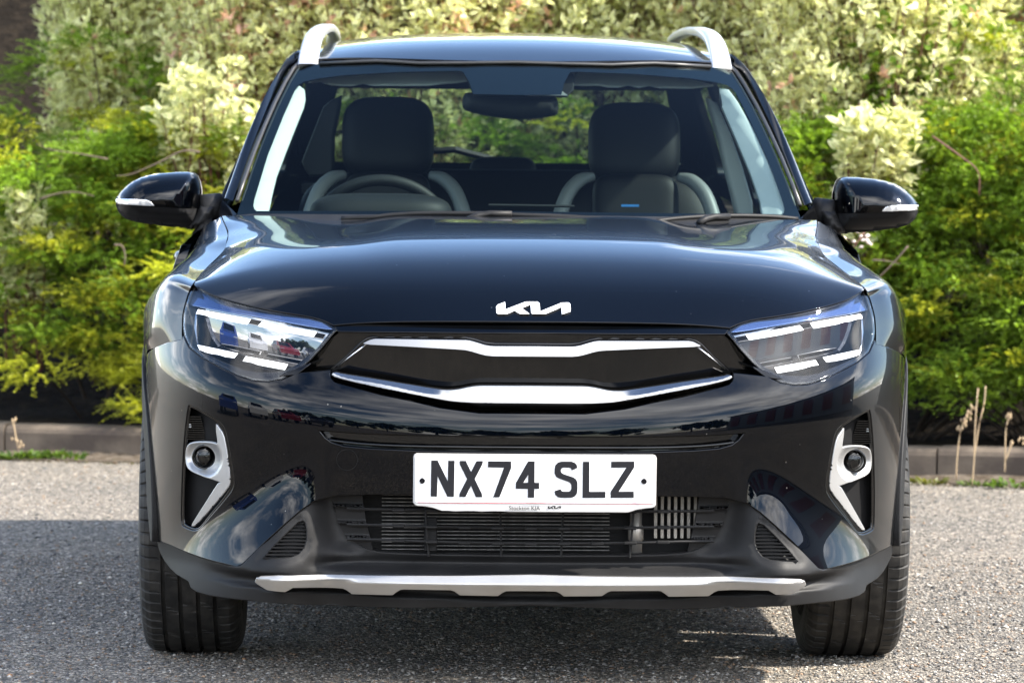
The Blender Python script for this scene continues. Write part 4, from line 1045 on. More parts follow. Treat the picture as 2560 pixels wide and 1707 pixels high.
# ---- tail
def rearF(x, z): return 4.10-.06*(np.abs(x)/.6)**3-.25*np.maximum(np.asarray(z)-.95, 0)-.08*np.maximum(.4-np.asarray(z), 0)
back_ = dict(back=(0, -1, 0))
tg = patch('tailgate', [(-.70, .55), (.70, .55), (.72, .98), (.66, 1.10), (-.66, 1.10), (-.72, .98)], onF(rearF), .06, M['paint'], car, rim=.03, **back_)
patch('rear_bumper', [(-.84, .28), (.84, .28), (.86, .95), (.725, .98), (.705, .545), (-.705, .545), (-.725, .98), (-.86, .95)], onF(rearF), .06, M['paint'], car, rim=.2, **back_)
def rwF(x, z): return 4.06-.62*(np.asarray(z)-1.10)/.32*.55-.16*np.asarray(x)**2
patch('rear_window_frame', [(-.67, 1.09), (.67, 1.09), (.575, 1.425), (-.575, 1.425)], onF(rwF), .06, M['gloss'], tg, holes=[[(-.56, 1.150), (.56, 1.150), (.50, 1.375), (-.50, 1.375)]], rim=.02, **back_)
patch('rear_window', [(-.57, 1.14), (.57, 1.14), (.51, 1.385), (-.51, 1.385)], off(rwF, -.005), .08, M['privacy'], tg, rim=.003, **back_)
for sx in (-1, 1):
    ol = [(sx*.50, .86), (sx*.80, .86), (sx*.79, .97), (sx*.55, .97)]
    patch('tail_lamp', ol if sx > 0 else ol[::-1], off(rearF, .012), .05, M['redlamp'], car, rim=.03, **back_)
mb = MB(); mb.tube([(-.02, 4.04, 1.16), (-.14, 3.99, 1.19), (-.33, 3.95, 1.178)], .012, 6); mb.build('rear_wiper', M['matte'], tg)

# ---- underbody and unseen boxes added to block light
mb = MB(); mb.box((0, 2.1, .215), (1.22, 3.6, .03)); mb.box((0, .60, .48), (1.10, .62, .46)); mb.box((0, 1.15, .62), (1.5, .06, .72)); mb.box((0, 2.1, .24), (1.6, 1.7, .04)); mb.box((0, 3.95, .45), (1.4, .1, .4))
mb.build('underbody_blockers', M['dark'], car)
for cy in (WY1, WY2):
    for sx in (-1, 1):
        mb = MB(); nn = 20
        for i in range(nn+1):
            a = math.radians(148-i*(130/nn)); yy, zz = cy+.385*math.cos(a), .328+.385*math.sin(a)
            mb.V += [(sx*.58, yy, zz), (sx*.80, yy, zz)]
        for i in range(nn): mb.F.append((2*i, 2*i+1, 2*i+3, 2*i+2))
        mb.build('wheel_liner', M['dark'], car)

# ---- wheels
def tyre_mesh():
    mb = MB(); n = 560; hw = .1035
    half = [(-.088, .215), (-.098, .235), (-hw, .265), (-.1025, .29), (-.098, .308), (-.090, .3185), (-.080, .3245)]
    tread = []
    gro = (-.052, -.018, .018, .052)
    x0 = -.080
    for gx in gro:
        for x in np.linspace(x0, gx-.0045, 3)[1:]: tread.append((x, .3245+.0035*(1-(x/.08)**2)))
        tread += [(gx-.0035, .3190), (gx+.0035, .3190)]; x0 = gx+.0045; tread.append((x0, .3245+.0035*(1-(x0/.08)**2)))
    tread.append((.0625, .3259)); 
    pr = half+tread+[(-a, b) for a, b in half[::-1]]
    for i in range(n):
        a = 2*math.pi*i/n; ca, sa = math.cos(a), math.sin(a)
        for h, r in pr:
            rr = r
            sh = .058 < abs(h) < .099
            k = i % 8 if h < 0 else (i+4) % 8
            if sh and k == 0: rr -= .005
            if .006 < abs(h) < .05 and r > .32 and (i*7+int(h*400)) % 26 == 0: rr -= .003
            mb.V.append((h*1.13, rr*ca, rr*sa))
    m = len(pr)
    for i in range(n):
        j = (i+1) % n
        for k in range(m-1): mb.F.append((i*m+k, i*m+k+1, j*m+k+1, j*m+k))
    return mb
def rim_mesh():
    mb = MB(); mb.lathe([(-.085, .19), (-.095, .22), (-.090, .226), (-.07, .215), (-.03, .20), (.06, .20), (.09, .222)], 'x', (0, 0, 0), 48)
    for k in range(5):
        a = 2*math.pi*k/5
        for da in (-.13, .13):
            p0 = np.array([-.075, .05*math.cos(a+da*2), .05*math.sin(a+da*2)]); p1 = np.array([-.085, .21*math.cos(a+da), .21*math.sin(a+da)])
            mb.tube([p0, .5*(p0+p1)+np.array([-.004, 0, 0]), p1], [.022, .018, .02], 8)
    mb.lathe([(-.088, .0001), (-.088, .03), (-.07, .06), (-.03, .065)], 'x', (0, 0, 0), 32); return mb
ty0, ri0 = None, None
for cy in (WY1, WY2):
    for sx in (-1, 1):
        w = bpy.data.objects.new('wheel', None); COL.objects.link(w); w.parent = car
        w.location = (sx*.769, cy, .327); w.rotation_euler = (random.random(), 0, 0) if sx < 0 else (random.random(), 0, math.pi)
        if ty0 is None:
            ty0 = tyre_mesh().build('tyre', M['rubber'], w); ri0 = rim_mesh().build('rim', M['rim'], w, True)
            mb = MB(); mb.lathe([(-.02, .02), (-.02, .15), (.0, .15), (.0, .02)], 'x', (0, 0, 0), 40); bd0 = mb.build('brake_disc', M['radiator'], w)
        else:
            for s0 in (ty0, ri0, bd0): link(s0.name.split('.')[0], s0.data, None, w)

# ---- door mirrors
SH = [tuple(at_y(*p, 1.5)[[0, 2]]) for p in T('R3', (76, 258), (84, 238), (105, 208), (150, 165), (190, 138), (240, 114), (300, 98), (360, 88), (470, 79), (550, 78), (580, 86), (602, 105), (618, 145), (626, 190), (626, 260), (622, 312), (340, 300), (200, 280), (76, 284))]
LOWH = [tuple(at_y(*p, 1.5)[[0, 2]]) for p in T('R3', (74, 272), (78, 300), (92, 335), (115, 362), (150, 385), (210, 402), (330, 420), (440, 434), (520, 442), (600, 448), (620, 420), (630, 360), (634, 300), (622, 296), (340, 290), (160, 280))]
ARM = [tuple(at_y(*p, 1.5)[[0, 2]]) for p in T('R3', (560, 400), (600, 345), (628, 290), (700, 286), (735, 290), (745, 330), (715, 400), (700, 455), (640, 456), (540, 446))]
IND = [tuple(at_y(*p, 1.5)[[0, 2]]) for p in T('R3', (75, 258), (100, 253), (180, 254), (290, 261), (315, 272), (340, 296), (280, 296), (180, 290), (90, 285), (74, 275))]
def dome(poly, y0, D, Rr, cx, extra=0):
    q = np.array(poly)
    def L(u, v):
        d = np.clip(dist_poly(np.stack([u, v], 1), q)/Rr, 0, 1); ins = inside(np.stack([u, v], 1), q)
        d = np.where(ins, d, 0)
        return (u, y0-D*np.sqrt(1-(1-d)**2+1e-9)+extra*((u-cx)/.1)**2, v)
    return L
for sx in (1, -1):
    f = (lambda p: p) if sx > 0 else flipx
    xs = [p[0] for p in SH]; cxm = sx*(min(xs)+max(xs))/2
    full = [tuple(at_y(*p, 1.5)[[0, 2]]) for p in T('R3', (74, 272), (84, 238), (105, 208), (150, 165), (190, 138), (240, 114), (300, 98), (360, 88), (470, 79), (550, 78), (580, 86), (602, 105), (618, 145), (626, 190), (630, 300), (632, 380), (610, 440), (520, 440), (330, 418), (210, 400), (150, 383), (115, 360), (92, 333))]
    shell_L = dome(f(full), 1.50, .085, .075, cxm, .012)
    low_L = lambda u, v, q=shell_L: (u, q(u, v)[1]+.006, v)
    mir = patch('door_mirror', f(SH), shell_L, .007, M['paint'], car, rim=.06, rnd=.002)
    patch('mirror_housing', f(LOWH), low_L, .009, M['matte'], mir, rim=.06, rnd=.002)
    patch('turn_signal', f(IND), lambda u, v, q=shell_L: (u, q(u, v)[1]-.002, v), .008, M['indicator'], mir, rim=.01, rnd=.001)
    slit = [tuple(at_y(*p, 1.5)[[0, 2]]) for p in T('R3', (175, 300), (345, 303), (600, 318), (585, 352), (520, 355), (350, 350), (250, 342))]
    patch('mirror_gap', f(slit), lambda u, v, q=shell_L: (u, q(u, v)[1]+.003, v), .012, M['dark'], mir, rim=0)
    patch('mirror_arm', f(ARM), dome(f(ARM), 1.50, .05, .03, cxm), .01, M['matte'], mir, rim=.06, rnd=.004)
    mb = MB(); mb.tube([(sx*-.80, 1.50, 1.035), (sx*-.755, 1.52, 1.03)], [.035, .045], 10); mb.build('mirror_arm', M['matte'], mir, True)
    patch('mirror_pane', [(x*.995-.0, z) for x, z in f(full)], lambda u, v: (u, 1.545+0*u, v), .04, M['mirror'], mir, rim=0, back=(0, -1, 0))
    # black quarter panel between wing, pillar and mirror
    cor = [at_y(*p, y) for p, y in zip(T('R3', (772, 262), (866, 352), (800, 430), (815, 470), (760, 640), (690, 690), (600, 760), (560, 700), (640, 560), (700, 440), (735, 300)), (1.46, 1.37, 1.29, 1.24, 1.22, 1.24, 1.26, 1.34, 1.40, 1.48, 1.52))]
    c0 = np.mean(cor, 0)+np.array([0, .02, 0]); V = [c0]+cor; V = [(sx*v[0], v[1], v[2]) for v in V]
    mesh_obj('sail_panel', V, [(0, 1+i, 1+(i+1) % len(cor))[::sx] for i in range(len(cor))], M['gloss'], car, False)

# ---- wipers
def wiper(pxs, y_off, name='wiper'):
    mb = MB(); pts = []
    for px, py in pxs:
        x, z = on_surf(px, py, Fw, .9, 2.4); pts.append((x, float(Fw(x, z))+y_off, z))
    c = catmull([np.array(p) for p in pts], 5); mb.tube(c, .0065, 6); b = mb.build(name, M['matte'], screen, True)
    mb = MB(); mb.tube(c+np.array([0, .006, -.008]), .003, 4); mb.build('wiper_blade', M['rubberseal'], b); return b
wiper(T('I1', (90, 905), (280, 898), (420, 882), (620, 872), (900, 872), (1060, 874), (1250, 882), (1500, 890), (1700, 902), (1980, 925)), -.02)
wiper(T('H2', (810, 176), (930, 160), (1100, 148), (1250, 143), (1400, 144), (1540, 150), (1660, 162)), -.02)
for pp in (T('I1', (900, 915), (980, 885), (1060, 872), (1200, 876)), T('H2', (1070, 185), (1110, 160), (1160, 148), (1250, 146))):
    c = []
    for px, py in pp:
        x, z = on_surf(px, py, Fw, .9, 2.4); c.append((x, float(Fw(x, z))-.035, z))
    MB().tube(c, .009, 6).build('wiper_arm', M['matte'], screen, True)

# ---- cabin
def superell(c, d, e=.45, n=24, M3=None):
    mb = MB(); a, b, cc = [k/2 for k in d]; f = lambda q, p: math.copysign(abs(q)**p, q)
    for i in range(n+1):
        ph = -math.pi/2+math.pi*i/n
        for j in range(2*n):
            th = math.pi*j/n
            v = np.array([a*f(math.cos(ph), e)*f(math.cos(th), e), b*f(math.cos(ph), e)*f(math.sin(th), e), cc*f(math.sin(ph), e)])
            if M3 is not None: v = M3@v
            mb.V.append(tuple(v+np.array(c)))
    for i in range(n):
        for j in range(2*n):
            k = (j+1) % (2*n); mb.F.append((i*2*n+j, i*2*n+k, (i+1)*2*n+k, (i+1)*2*n+j))
    return mb
tiltM = np.array(Matrix.Rotation(math.radians(-14), 3, 'X'))
for sx in (-1, 1):
    x = sx*.334
    st = superell((x, 2.30, .80), (.48, .18, .67), .6, M3=tiltM).build('seat', M['seat'], car, True)
    superell((x, 2.36, 1.215 if sx < 0 else 1.205), (.25, .13, .225), .55, M3=tiltM).build('headrest', M['seat'], st, True)
    superell((x, 2.28, 1.02), (.235, .14, .20), .4, M3=tiltM).build('seat_panel', M['seat'], st, True)
    superell((x, 2.05, .52), (.50, .52, .18), .5).build('seat_cushion', M['seat'], st, True)
    for k in (-1, 1):
        mb = MB(); bc = catmull([np.array(p) for p in ((x+k*.115, 2.255, 1.118), (x+k*.150, 2.235, 1.108), (x+k*.182, 2.21, 1.075), (x+k*.203, 2.185, 1.02), (x+k*.214, 2.165, .95), (x+k*.22, 2.15, .85))], 5); mb.tube(bc, np.interp(np.linspace(0, 1, len(bc)), [0, .2, 1], [.012, .019, .022]), 12)
        mb.build('seat_bolster', M['seatgrey'], st, True)
    for k in (-.06, .06):
        mb = MB(); mb.tube([(x+k, 2.345, 1.06), (x+k, 2.352, 1.13)], .006, 8); mb.build('headrest_post', M['rim'], st, True)
xb, _, zb = at_y(*T('H2', (660, 82))[0], 2.17)
mb = MB(); mb.box((xb, 2.165, zb), (.047, .006, .006)); mb.build('seat_tab', M['blue'], st)
bench = superell((0, 3.30, .82), (1.22, .20, .62), .35, M3=tiltM).build('rear_bench', M['seat'], car, True)
for x, h in ((-.36, .19), (0.0, .15), (.36, .19)):
    superell((x, 3.44, 1.09), (.20, .10, h), .4, M3=tiltM).build('headrest', M['seat'], bench, True)
mb = MB(); mb.box((0, 3.72, 1.07), (1.2, .45, .03)); mb.build('parcel_shelf', M['dash'], car)
mb = MB()
for i in range(48):
    a = 2*math.pi*i/48
Mst = np.array(Matrix.Rotation(math.radians(24), 3, 'X'))
mb.tube([Mst@np.array([.178*math.cos(a), 0, .178*math.sin(a)])+np.array([-.345, 1.76, .945]) for a in np.linspace(0, 2*math.pi, 61)], .0155, 10, caps=False)
swh = mb.build('steering_wheel', M['dash'], car, True)
superell((-.345, 1.745, .93), (.15, .06, .12), .6, M3=Mst).build('wheel_hub', M['dash'], swh, True)
mb = MB(); mb.box((-.345, 1.75, .935), (.34, .02, .04), Mst); mb.build('wheel_spoke', M['dash'], swh)
dash = superell((0, 1.48, .93), (1.34, .52, .185), .35).build('dashboard', M['dash'], car, True)
superell((-.345, 1.58, 1.01), (.36, .26, .13), .55).build('instrument_hood', M['dash'], dash, True)
mb = MB(); a = [at_y(*p, 1.56) for p in T('I1', (1050, 818), (1610, 826))]; mb.tube([tuple(a[0]), tuple(a[1])], .004, 6); mb.build('dash_screen', M['dash'], dash)
rv0 = [at_y(*p, 1.80)[[0, 2]] for p in T('I1', (874, 170), (880, 110), (905, 78), (1000, 90), (1480, 104), (1505, 130), (1506, 215), (1480, 240), (1260, 262), (1120, 250), (900, 208))]
rv = patch('rear_view_mirror', [tuple(p) for p in rv0], dome([tuple(p) for p in rv0], 1.82, .03, .03, 0), .01, M['dash'], car, rim=.03, rnd=.003, smooth=1)
mnt = [at_y(*p, 1.77)[[0, 2]] for p in T('I1', (905, -40), (1605, -40), (1600, 60), (1560, 100), (960, 96))]
patch('mirror_mount', [tuple(p) for p in mnt], lambda u, v: (u, 1.82+.6*(v-1.38)+0*u, v), .03, M['dark'], rv, rim=.03, rnd=.004)
cmh = [at_y(*p, 1.77)[[0, 2]] for p in T('I1', (1272, 97), (1345, 62), (1400, 44), (1460, 42), (1515, 70), (1562, 98))]
ch = patch('camera_cover', [tuple(p) for p in cmh], lambda u, v: (u, 1.78+.5*(v-1.38)+0*u, v), .02, mat('pale_grey_plastic', (.16, .17, .17), .5), rv, rim=.012, rnd=.003)
x, _, z = at_y(*T('I1', (1427, 56))[0], 1.76); mb = MB(); mb.lathe([(-.004, .0001), (-.004, .0045), (-.006, .007), (.004, .0075)], 'y', (x, 1.765, z), 18); mb.build('camera_eye', M['gloss'], ch, True)
for pp in (T('R1', (640, 492), (760, 470), (900, 455), (1300, 432), (1770, 420), (1800, 432), (1828, 488), (1640, 500), (1540, 514), (880, 514)), T('R2', (555, 490), (590, 412), (620, 405), (1000, 420), (1400, 455), (1560, 490), (1400, 508), (800, 500), (740, 488))):
    q = [tuple(at_y(*p, 2.0)[[0, 2]]) for p in pp]
    patch('sun_visor', q, lambda u, v: (u, 1.97+1.2*(v-1.36)+.2*u*u, v), .03, M['visor'], car, rim=.012, rnd=.004)
ptr = T('R1', (222, 1445), (226, 1402), (330, 1055), (450, 755), (535, 570), (572, 530), (600, 555), (603, 620), (590, 680), (540, 800), (450, 1030), (385, 1200), (348, 1350), (322, 1468), (245, 1468))
PT = S2w(ptr)
ptr2 = T('R2', (1610, 520), (1660, 530), (1720, 610), (1830, 800), (1950, 1060), (2040, 1270), (2068, 1370), (2060, 1415), (1940, 1425), (1925, 1330), (1850, 1120), (1740, 860), (1640, 640))
for q, sgn in ((PT, 1), (S2w(ptr2), -1)):
    _zo = [abs(p[1]) for p in q[:6]] if sgn > 0 else [abs(p[1]) for p in q[1:8]][::-1]; _xo = [abs(p[0]) for p in q[:6]] if sgn > 0 else [abs(p[0]) for p in q[1:8]][::-1]
    patch('pillar_trim', q, lambda u, v, zo=_zo, xo=_xo: (u, Fw(u, v)+.015+1.8*np.maximum(np.interp(v, zo, xo)-np.abs(u), 0), v), .02, M['trim'], car, rim=.03, rnd=.006)
door_tr = S2w(T('R2', (1545, 600), (1590, 660), (1680, 860), (1770, 1100), (1840, 1340), (1850, 1420), (1745, 1420), (1690, 1180), (1650, 980), (1590, 780)))
q = [tuple(at_y(*p, 2.35)[[0, 2]]) for p in T('R2', (1545, 600), (1580, 640), (1680, 860), (1770, 1100), (1840, 1340), (1848, 1420), (1760, 1420), (1735, 1290), (1690, 1120), (1640, 900), (1590, 740))]
patch('belt_pillar', q, lambda u, v: (u, 2.36+0*u+.4*(u-.5), v), .03, M['trim'], car, rim=.05, rnd=.01)
q = [tuple(at_y(*p, 2.35)[[0, 2]]) for p in T('R1', (800, 900), (795, 1180), (640, 1190), (600, 1100), (680, 900), (760, 700), (860, 620))]
patch('belt_pillar', q, lambda u, v: (u, 2.36+0*u-.4*(u+.5), v), .03, M['dash'], car, rim=.05, rnd=.01)
patch('headliner', [(-.52, 2.02), (.52, 2.02), (.52, 3.75), (-.52, 3.75)], lambda u, v: (u, v, roofL(u, v)[2]-.045-.02*np.abs(u)), .08, mat('grey_headliner', (.20, .20, .20), .9), car, rim=0, back=(0, 0, 1))
for sx in (-1, 1):
    patch('door_card', [(1.30, .25), (3.5, .25), (3.5, 1.0), (1.5, .985)], lambda u, v, sx=sx: (sx*(.72+0*u-.05*(v-.6)), u, v), .1, M['dash'], car, rim=.02, back=(sx, 0, 0))
# ================================================================== planting behind the kerb
def fast_mesh(name, V, Fq, cols, m, parent):
    k = Fq.shape[1]; me = bpy.data.meshes.new(name); me.vertices.add(len(V)); me.vertices.foreach_set('co', V.ravel().astype(np.float32))
    me.loops.add(Fq.size); me.loops.foreach_set('vertex_index', Fq.ravel().astype(np.int32))
    me.polygons.add(len(Fq)); me.polygons.foreach_set('loop_start', np.arange(0, Fq.size, k, dtype=np.int32)); me.update(calc_edges=True)
    at = me.color_attributes.new('col', 'FLOAT_COLOR', 'POINT'); at.data.foreach_set('color', np.c_[cols, np.ones(len(cols))].ravel().astype(np.float32))
    return link(name, me, m, parent)
def frames(D, r, up=np.array([0, 0, 1.])):
    """leaf frames: D main direction (n,3); returns side and normal vectors with a random roll"""
    D = D/np.linalg.norm(D, axis=1)[:, None]
    S = np.cross(D, up[None]+r.normal(0, .5, D.shape)); S /= np.maximum(1e-6, np.linalg.norm(S, axis=1))[:, None]
    return D, S, np.cross(S, D)
M['needle'] = col_mat('evergreen_leaf', .42, .42, .35, (1.15, 1.1, .45))
M['varieg'] = col_mat('variegated_leaf', .42, .5, .4, (1.05, 1.05, .75))
M['twig'] = mat('grey_brown_twig', (.10, .07, .05), .85)
M['darktwig'] = mat('dark_inner_twig', (.04, .028, .02), .9)
M['redstem'] = mat('red_brown_stem', (.10, .035, .025), .7)

def leaf_quads(P, D, r, ln, wd, c, tipc=None, fold=.25):
    """diamond leaves, two folded halves: returns V, F(3), colours"""
    n = len(P); D, S, Nn = frames(D, r)
    ln = np.broadcast_to(ln, (n,))[:, None]; wd = np.broadcast_to(wd, (n,))[:, None]
    mid = P+D*ln*.45; v0 = P; v1 = mid+S*wd*.5+Nn*wd*fold; v2 = P+D*ln-Nn*ln*.08; v3 = mid-S*wd*.5+Nn*wd*fold
    V = np.stack([v0, v1, v2, v3], 1).reshape(-1, 3); b = 4*np.arange(n)[:, None]
    Fq = np.concatenate([b+[0, 1, 2], b+[0, 2, 3]], 0)
    cc = np.stack([c*.9, c, c if tipc is None else tipc, c], 1).reshape(-1, 3)
    return V, Fq, cc
def evergreen(loc, w, h, d, seed, label, n_pad=40, dens=1.0, yellow=.5):
    """low spreading evergreen: flat overlapping pads of sprays, densely set with small oval leaves"""
    r = np.random.default_rng(seed)
    t = thing('evergreen_shrub', label, 'shrub', loc, 0, 'evergreen shrubs along the kerb')
    Ps, Ds, Ls, Cs = [], [], [], []; tw = MB()
    for b in range(n_pad):
        th = r.uniform(-math.pi*.98, -.02) if r.random() < .93 else r.uniform(0, math.pi)
        zt = h*(.16+.84*r.random()**.95); rad = math.sqrt(max(.10, 1-((zt/h-.38)/.76)**2))*r.uniform(.60, 1.18)
        c = np.array([w*.5*rad*math.cos(th), d*.5*rad*math.sin(th), zt]); root = np.array([c[0]*.2, .08, max(.02, zt*.55-.1)])
        mid = .5*(root+c)+np.array([0, 0, .05]); tt = np.linspace(0, 1, 8)[:, None]; cv = (1-tt)**2*root+2*tt*(1-tt)*mid+tt*tt*c
        if b % 2 == 0: tw.tube(cv, np.linspace(.008, .002, 8), 4, False)
        ra, rb = r.uniform(.10, .20), r.uniform(.07, .13); young = r.random() < yellow; ptone = r.uniform(.55, 1.3); out_d = np.array([math.cos(th), math.sin(th), 0])
        ns = int(r.integers(44, 70)*dens)
        for s in range(ns):
            a = th+r.normal(0, .95); k = r.random()**.6; dr = np.array([math.cos(a), math.sin(a), r.normal(.30, .36)])
            p0 = c+np.array([math.cos(a), math.sin(a), 0])*ra*k*.75+np.array([0, 0, rb*(1-k*k)*r.uniform(-.5, 1)])
            dr /= np.linalg.norm(dr); L = r.uniform(.055, .11); nl = int(L/.0034); q = np.linspace(.02, 1, nl)[:, None]
            cvs = p0+dr*L*q+np.array([0, 0, -.022])*q**2+r.normal(0, .002, (nl, 3))
            sgn = np.where(np.arange(nl) % 2, 1, -1)[:, None]; s2 = np.cross(dr, [0, 0, 1.]); s2 /= max(1e-6, np.linalg.norm(s2))
            dl = dr*.7+s2*sgn*r.uniform(.4, .9, (nl, 1))+r.normal(0, .28, (nl, 3))+np.array([0, 0, .30])
            Ps.append(cvs); Ds.append(dl); Ls.append(r.uniform(.0095, .0165, nl)*(1-.3*q[:, 0]))
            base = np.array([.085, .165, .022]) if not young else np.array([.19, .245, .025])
            o = np.clip(k*.6+q*.5, 0, 1)  # inner leaves painted darker as shade, outer tips lighter as light and young growth
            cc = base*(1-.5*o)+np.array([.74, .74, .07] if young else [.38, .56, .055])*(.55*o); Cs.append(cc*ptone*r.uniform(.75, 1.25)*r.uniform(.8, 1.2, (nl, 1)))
    P = np.vstack(Ps); D = np.vstack(Ds); Ln = np.concatenate(Ls); C_ = np.vstack(Cs)
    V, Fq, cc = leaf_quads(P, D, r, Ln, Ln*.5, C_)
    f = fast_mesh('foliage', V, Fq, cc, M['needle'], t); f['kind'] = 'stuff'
    tw.build('branches', M['darktwig'], t, True)['kind'] = 'stuff'
    return t
LEAFM = {}
def var_leaf(P, D, r, ln, cg, cw, fine=False):
    """variegated leaf: green centre, cream margin, 6 triangles"""
    n = len(P); D, S, Nn = frames(D, r); ln = np.broadcast_to(ln, (n,))[:, None]; wd = ln*r.uniform(.36, .48, (n, 1))
    dr = r.uniform(.02, .16, (n, 1))
    def at(a, s, up): return P+D*ln*a+S*wd*s+Nn*ln*up-np.array([0, 0, 1.])*ln*dr*a*a
    if not fine:
        V = np.stack([at(0, 0, 0), at(.45, .5, .05), at(1, 0, -.03), at(.45, -.5, .05), at(.5, 0, -.012)], 1).reshape(-1, 3); b = 5*np.arange(n)[:, None]
        Fq = np.concatenate([b+[0, 1, 4], b+[4, 1, 2], b+[4, 2, 3], b+[0, 4, 3]], 0)
        return V, Fq, np.stack([cg*(1-k)+cw*k for k in (.55, 1, .95, 1, .05)], 1).reshape(-1, 3)
    vs = [at(0, 0, 0), at(.30, .46, .05), at(.62, .44, .045), at(1, 0, -.03), at(.62, -.44, .045), at(.30, -.46, .05), at(.32, 0, -.01), at(.68, 0, -.012)]
    V = np.stack(vs, 1).reshape(-1, 3); b = 8*np.arange(n)[:, None]
    Fq = np.concatenate([b+[0, 1, 6], b+[6, 1, 2], b+[6, 2, 7], b+[7, 2, 3], b+[0, 6, 5], b+[6, 4, 5], b+[6, 7, 4], b+[7, 3, 4]], 0)
    w = [.55, 1, 1, 1, 1, 1, 0, .1]
    cc = np.stack([cg*(1-k)+cw*k for k in w], 1).reshape(-1, 3); return V, Fq, cc
def dogwood(loc, w, h, d, seed, label, z0=0.5, n_sh=150, cream=.5, pale=1.0, nleafobj=40, leaf=.047, pink=.05):
    r = np.random.default_rng(seed)
    t = thing('variegated_shrub', label, 'shrub', loc, 0, 'variegated shrubs above the evergreens')
    Ps, Ds, Ls, G_, W_ = [], [], [], [], []; st = MB(); front = []
    for b in range(n_sh):
        th = r.uniform(-math.pi, 0) if r.random() < .85 else r.uniform(0, math.pi)
        zt = z0+(h-z0)*r.random()**.85; q = (zt-z0)/(h-z0); rad = math.sqrt(max(.08, 1-((q-.45)/.85)**2))*(r.uniform(.55, 1.08))
        tip = np.array([w*.5*rad*math.cos(th), d*.5*rad*math.sin(th), zt])
        root = np.array([tip[0]*.5+r.normal(0, .05), tip[1]*.2+.25, max(.3, zt-.45-.25*r.random())]); mid = .5*(root+tip)+np.array([0, 0, .05])
        tt = np.linspace(0, 1, 8)[:, None]; cv = (1-tt)**2*root+2*tt*(1-tt)*mid+tt*tt*tip
        if b % 2 == 0: st.tube(cv, np.linspace(.006, .002, 8), 4, False)
        ax = cv[-1]-cv[-2]; ax /= np.linalg.norm(ax)
        tone = r.normal(0, 1)
        for k in np.linspace(.45, 1.0, 7):
            i = min(6, int(k*7)); p = cv[i]+(cv[i+1]-cv[i])*(k*7-i if k < 1 else 1); e = 8 if k == 1 else 4
            a = np.linspace(0, 2*math.pi, e, endpoint=False)+r.uniform(0, 6); u = np.cross(ax, [.3, 1, .2]); u /= np.linalg.norm(u); v = np.cross(ax, u)
            dl = u*np.cos(a)[:, None]+v*np.sin(a)[:, None]+ax*r.uniform(.2, .9 if k < 1 else 1.5, (e, 1))+r.normal(0, .2, (e, 3))+np.array([0, 0, .15])
            pp = p+r.normal(0, .012, (e, 3)); ln = leaf*r.uniform(.65, 1.25, e)
            cg = np.array([.40, .46, .20])*r.uniform(.7, 1.3, (e, 1)); cw = (np.array([.90, .85, .55])*cream+np.array([.62, .66, .34])*(1-cream))*pale*r.uniform(.7, 1.2, (e, 1))*(1+.10*tone)
            if r.random() < pink: cw = cw*0+np.array([.70, .40, .33])*r.uniform(.8, 1.1); cg = cg*0+np.array([.42, .26, .17])
            if k == 1 and th < 0 and len(front) < nleafobj and r.random() < .6: front.append((pp, dl, ln, cg, cw))
            else: Ps.append(pp); Ds.append(dl); Ls.append(ln); G_.append(cg); W_.append(cw)
    V, Fq, cc = var_leaf(np.vstack(Ps), np.vstack(Ds), r, np.concatenate(Ls), np.vstack(G_), np.vstack(W_))
    f = fast_mesh('foliage', V, Fq, cc, M['varieg'], t); f['kind'] = 'stuff'
    st.build('stems', M['redstem'], t, True)['kind'] = 'stuff'
    for pp, dl, ln, cg, cw in front[:nleafobj]:
        for i in range(0, len(pp), 2):
            key = int(r.integers(0, 10))
            if ('leaf', key) not in LEAFM:
                V, Fq, cc = var_leaf(np.zeros((1, 3)), np.array([[0, 1., .0]]), np.random.default_rng(key), 1.0, cg[:1], cw[:1], True)
                LEAFM[('leaf', key)] = fast_mesh('leaf', V, Fq, cc, M['varieg'], t).data; bpy.data.objects.remove([o for o in t.children if o.name.startswith('leaf')][-1], do_unlink=True)
            o = link('leaf', LEAFM[('leaf', key)], None, t); o.location = tuple(pp[i]); o.scale = (ln[i],)*3
            o.rotation_euler = Vector(dl[i]).to_track_quat('Y', 'Z').to_euler()
            j = i+1
            if j < len(pp):
                o = link('leaf', LEAFM[('leaf', key)], None, t); o.location = tuple(pp[j]); o.scale = (ln[j],)*3; o.rotation_euler = Vector(dl[j]).to_track_quat('Y', 'Z').to_euler()
    return t

# evergreens, left to right: along the kerb (u) and into the bed (w)
EV = [(-5.6, .75, 1.5, 1.25, 'leftmost broad evergreen shrub, far left and mostly out of view', 46, .7), (-4.5, .7, 1.5, 1.25, 'broad dark evergreen shrub at the left edge above the kerb', 60, .8),
      (-3.55, .66, 1.3, 1.28, 'yellow-green evergreen shrub at far left beside the door mirror', 95, 1.0), (-2.95, .72, 1.25, 1.25, 'bushy evergreen shrub between the left mirror and the left wing', 95, 1.0),
      (-2.2, .85, 1.3, 1.30, 'evergreen shrub hidden behind the left half of the car', 60, .8), (-1.5, .85, 1.4, 1.30, 'evergreen shrub behind the car seen through the rear window', 60, .8), (-0.8, .8, 1.3, 1.30, 'evergreen shrub behind the right half of the car', 60, .8),
      (-0.2, .70, 1.3, 1.22, 'deep green evergreen shrub rising beside the right wing', 120, 1.0), (0.3, .62, 1.3, 1.28, 'tall green evergreen shrub at right below the cream leaf cluster', 130, 1.0),
      (1.0, .75, 1.4, 1.30, 'rightmost green evergreen shrub at the edge of the picture', 80, .9), (2.1, .8, 1.5, 1.25, 'evergreen shrub out past the right edge of the view', 40, .7), (3.2, .8, 1.5, 1.2, 'last evergreen shrub far right past the view', 40, .7)]
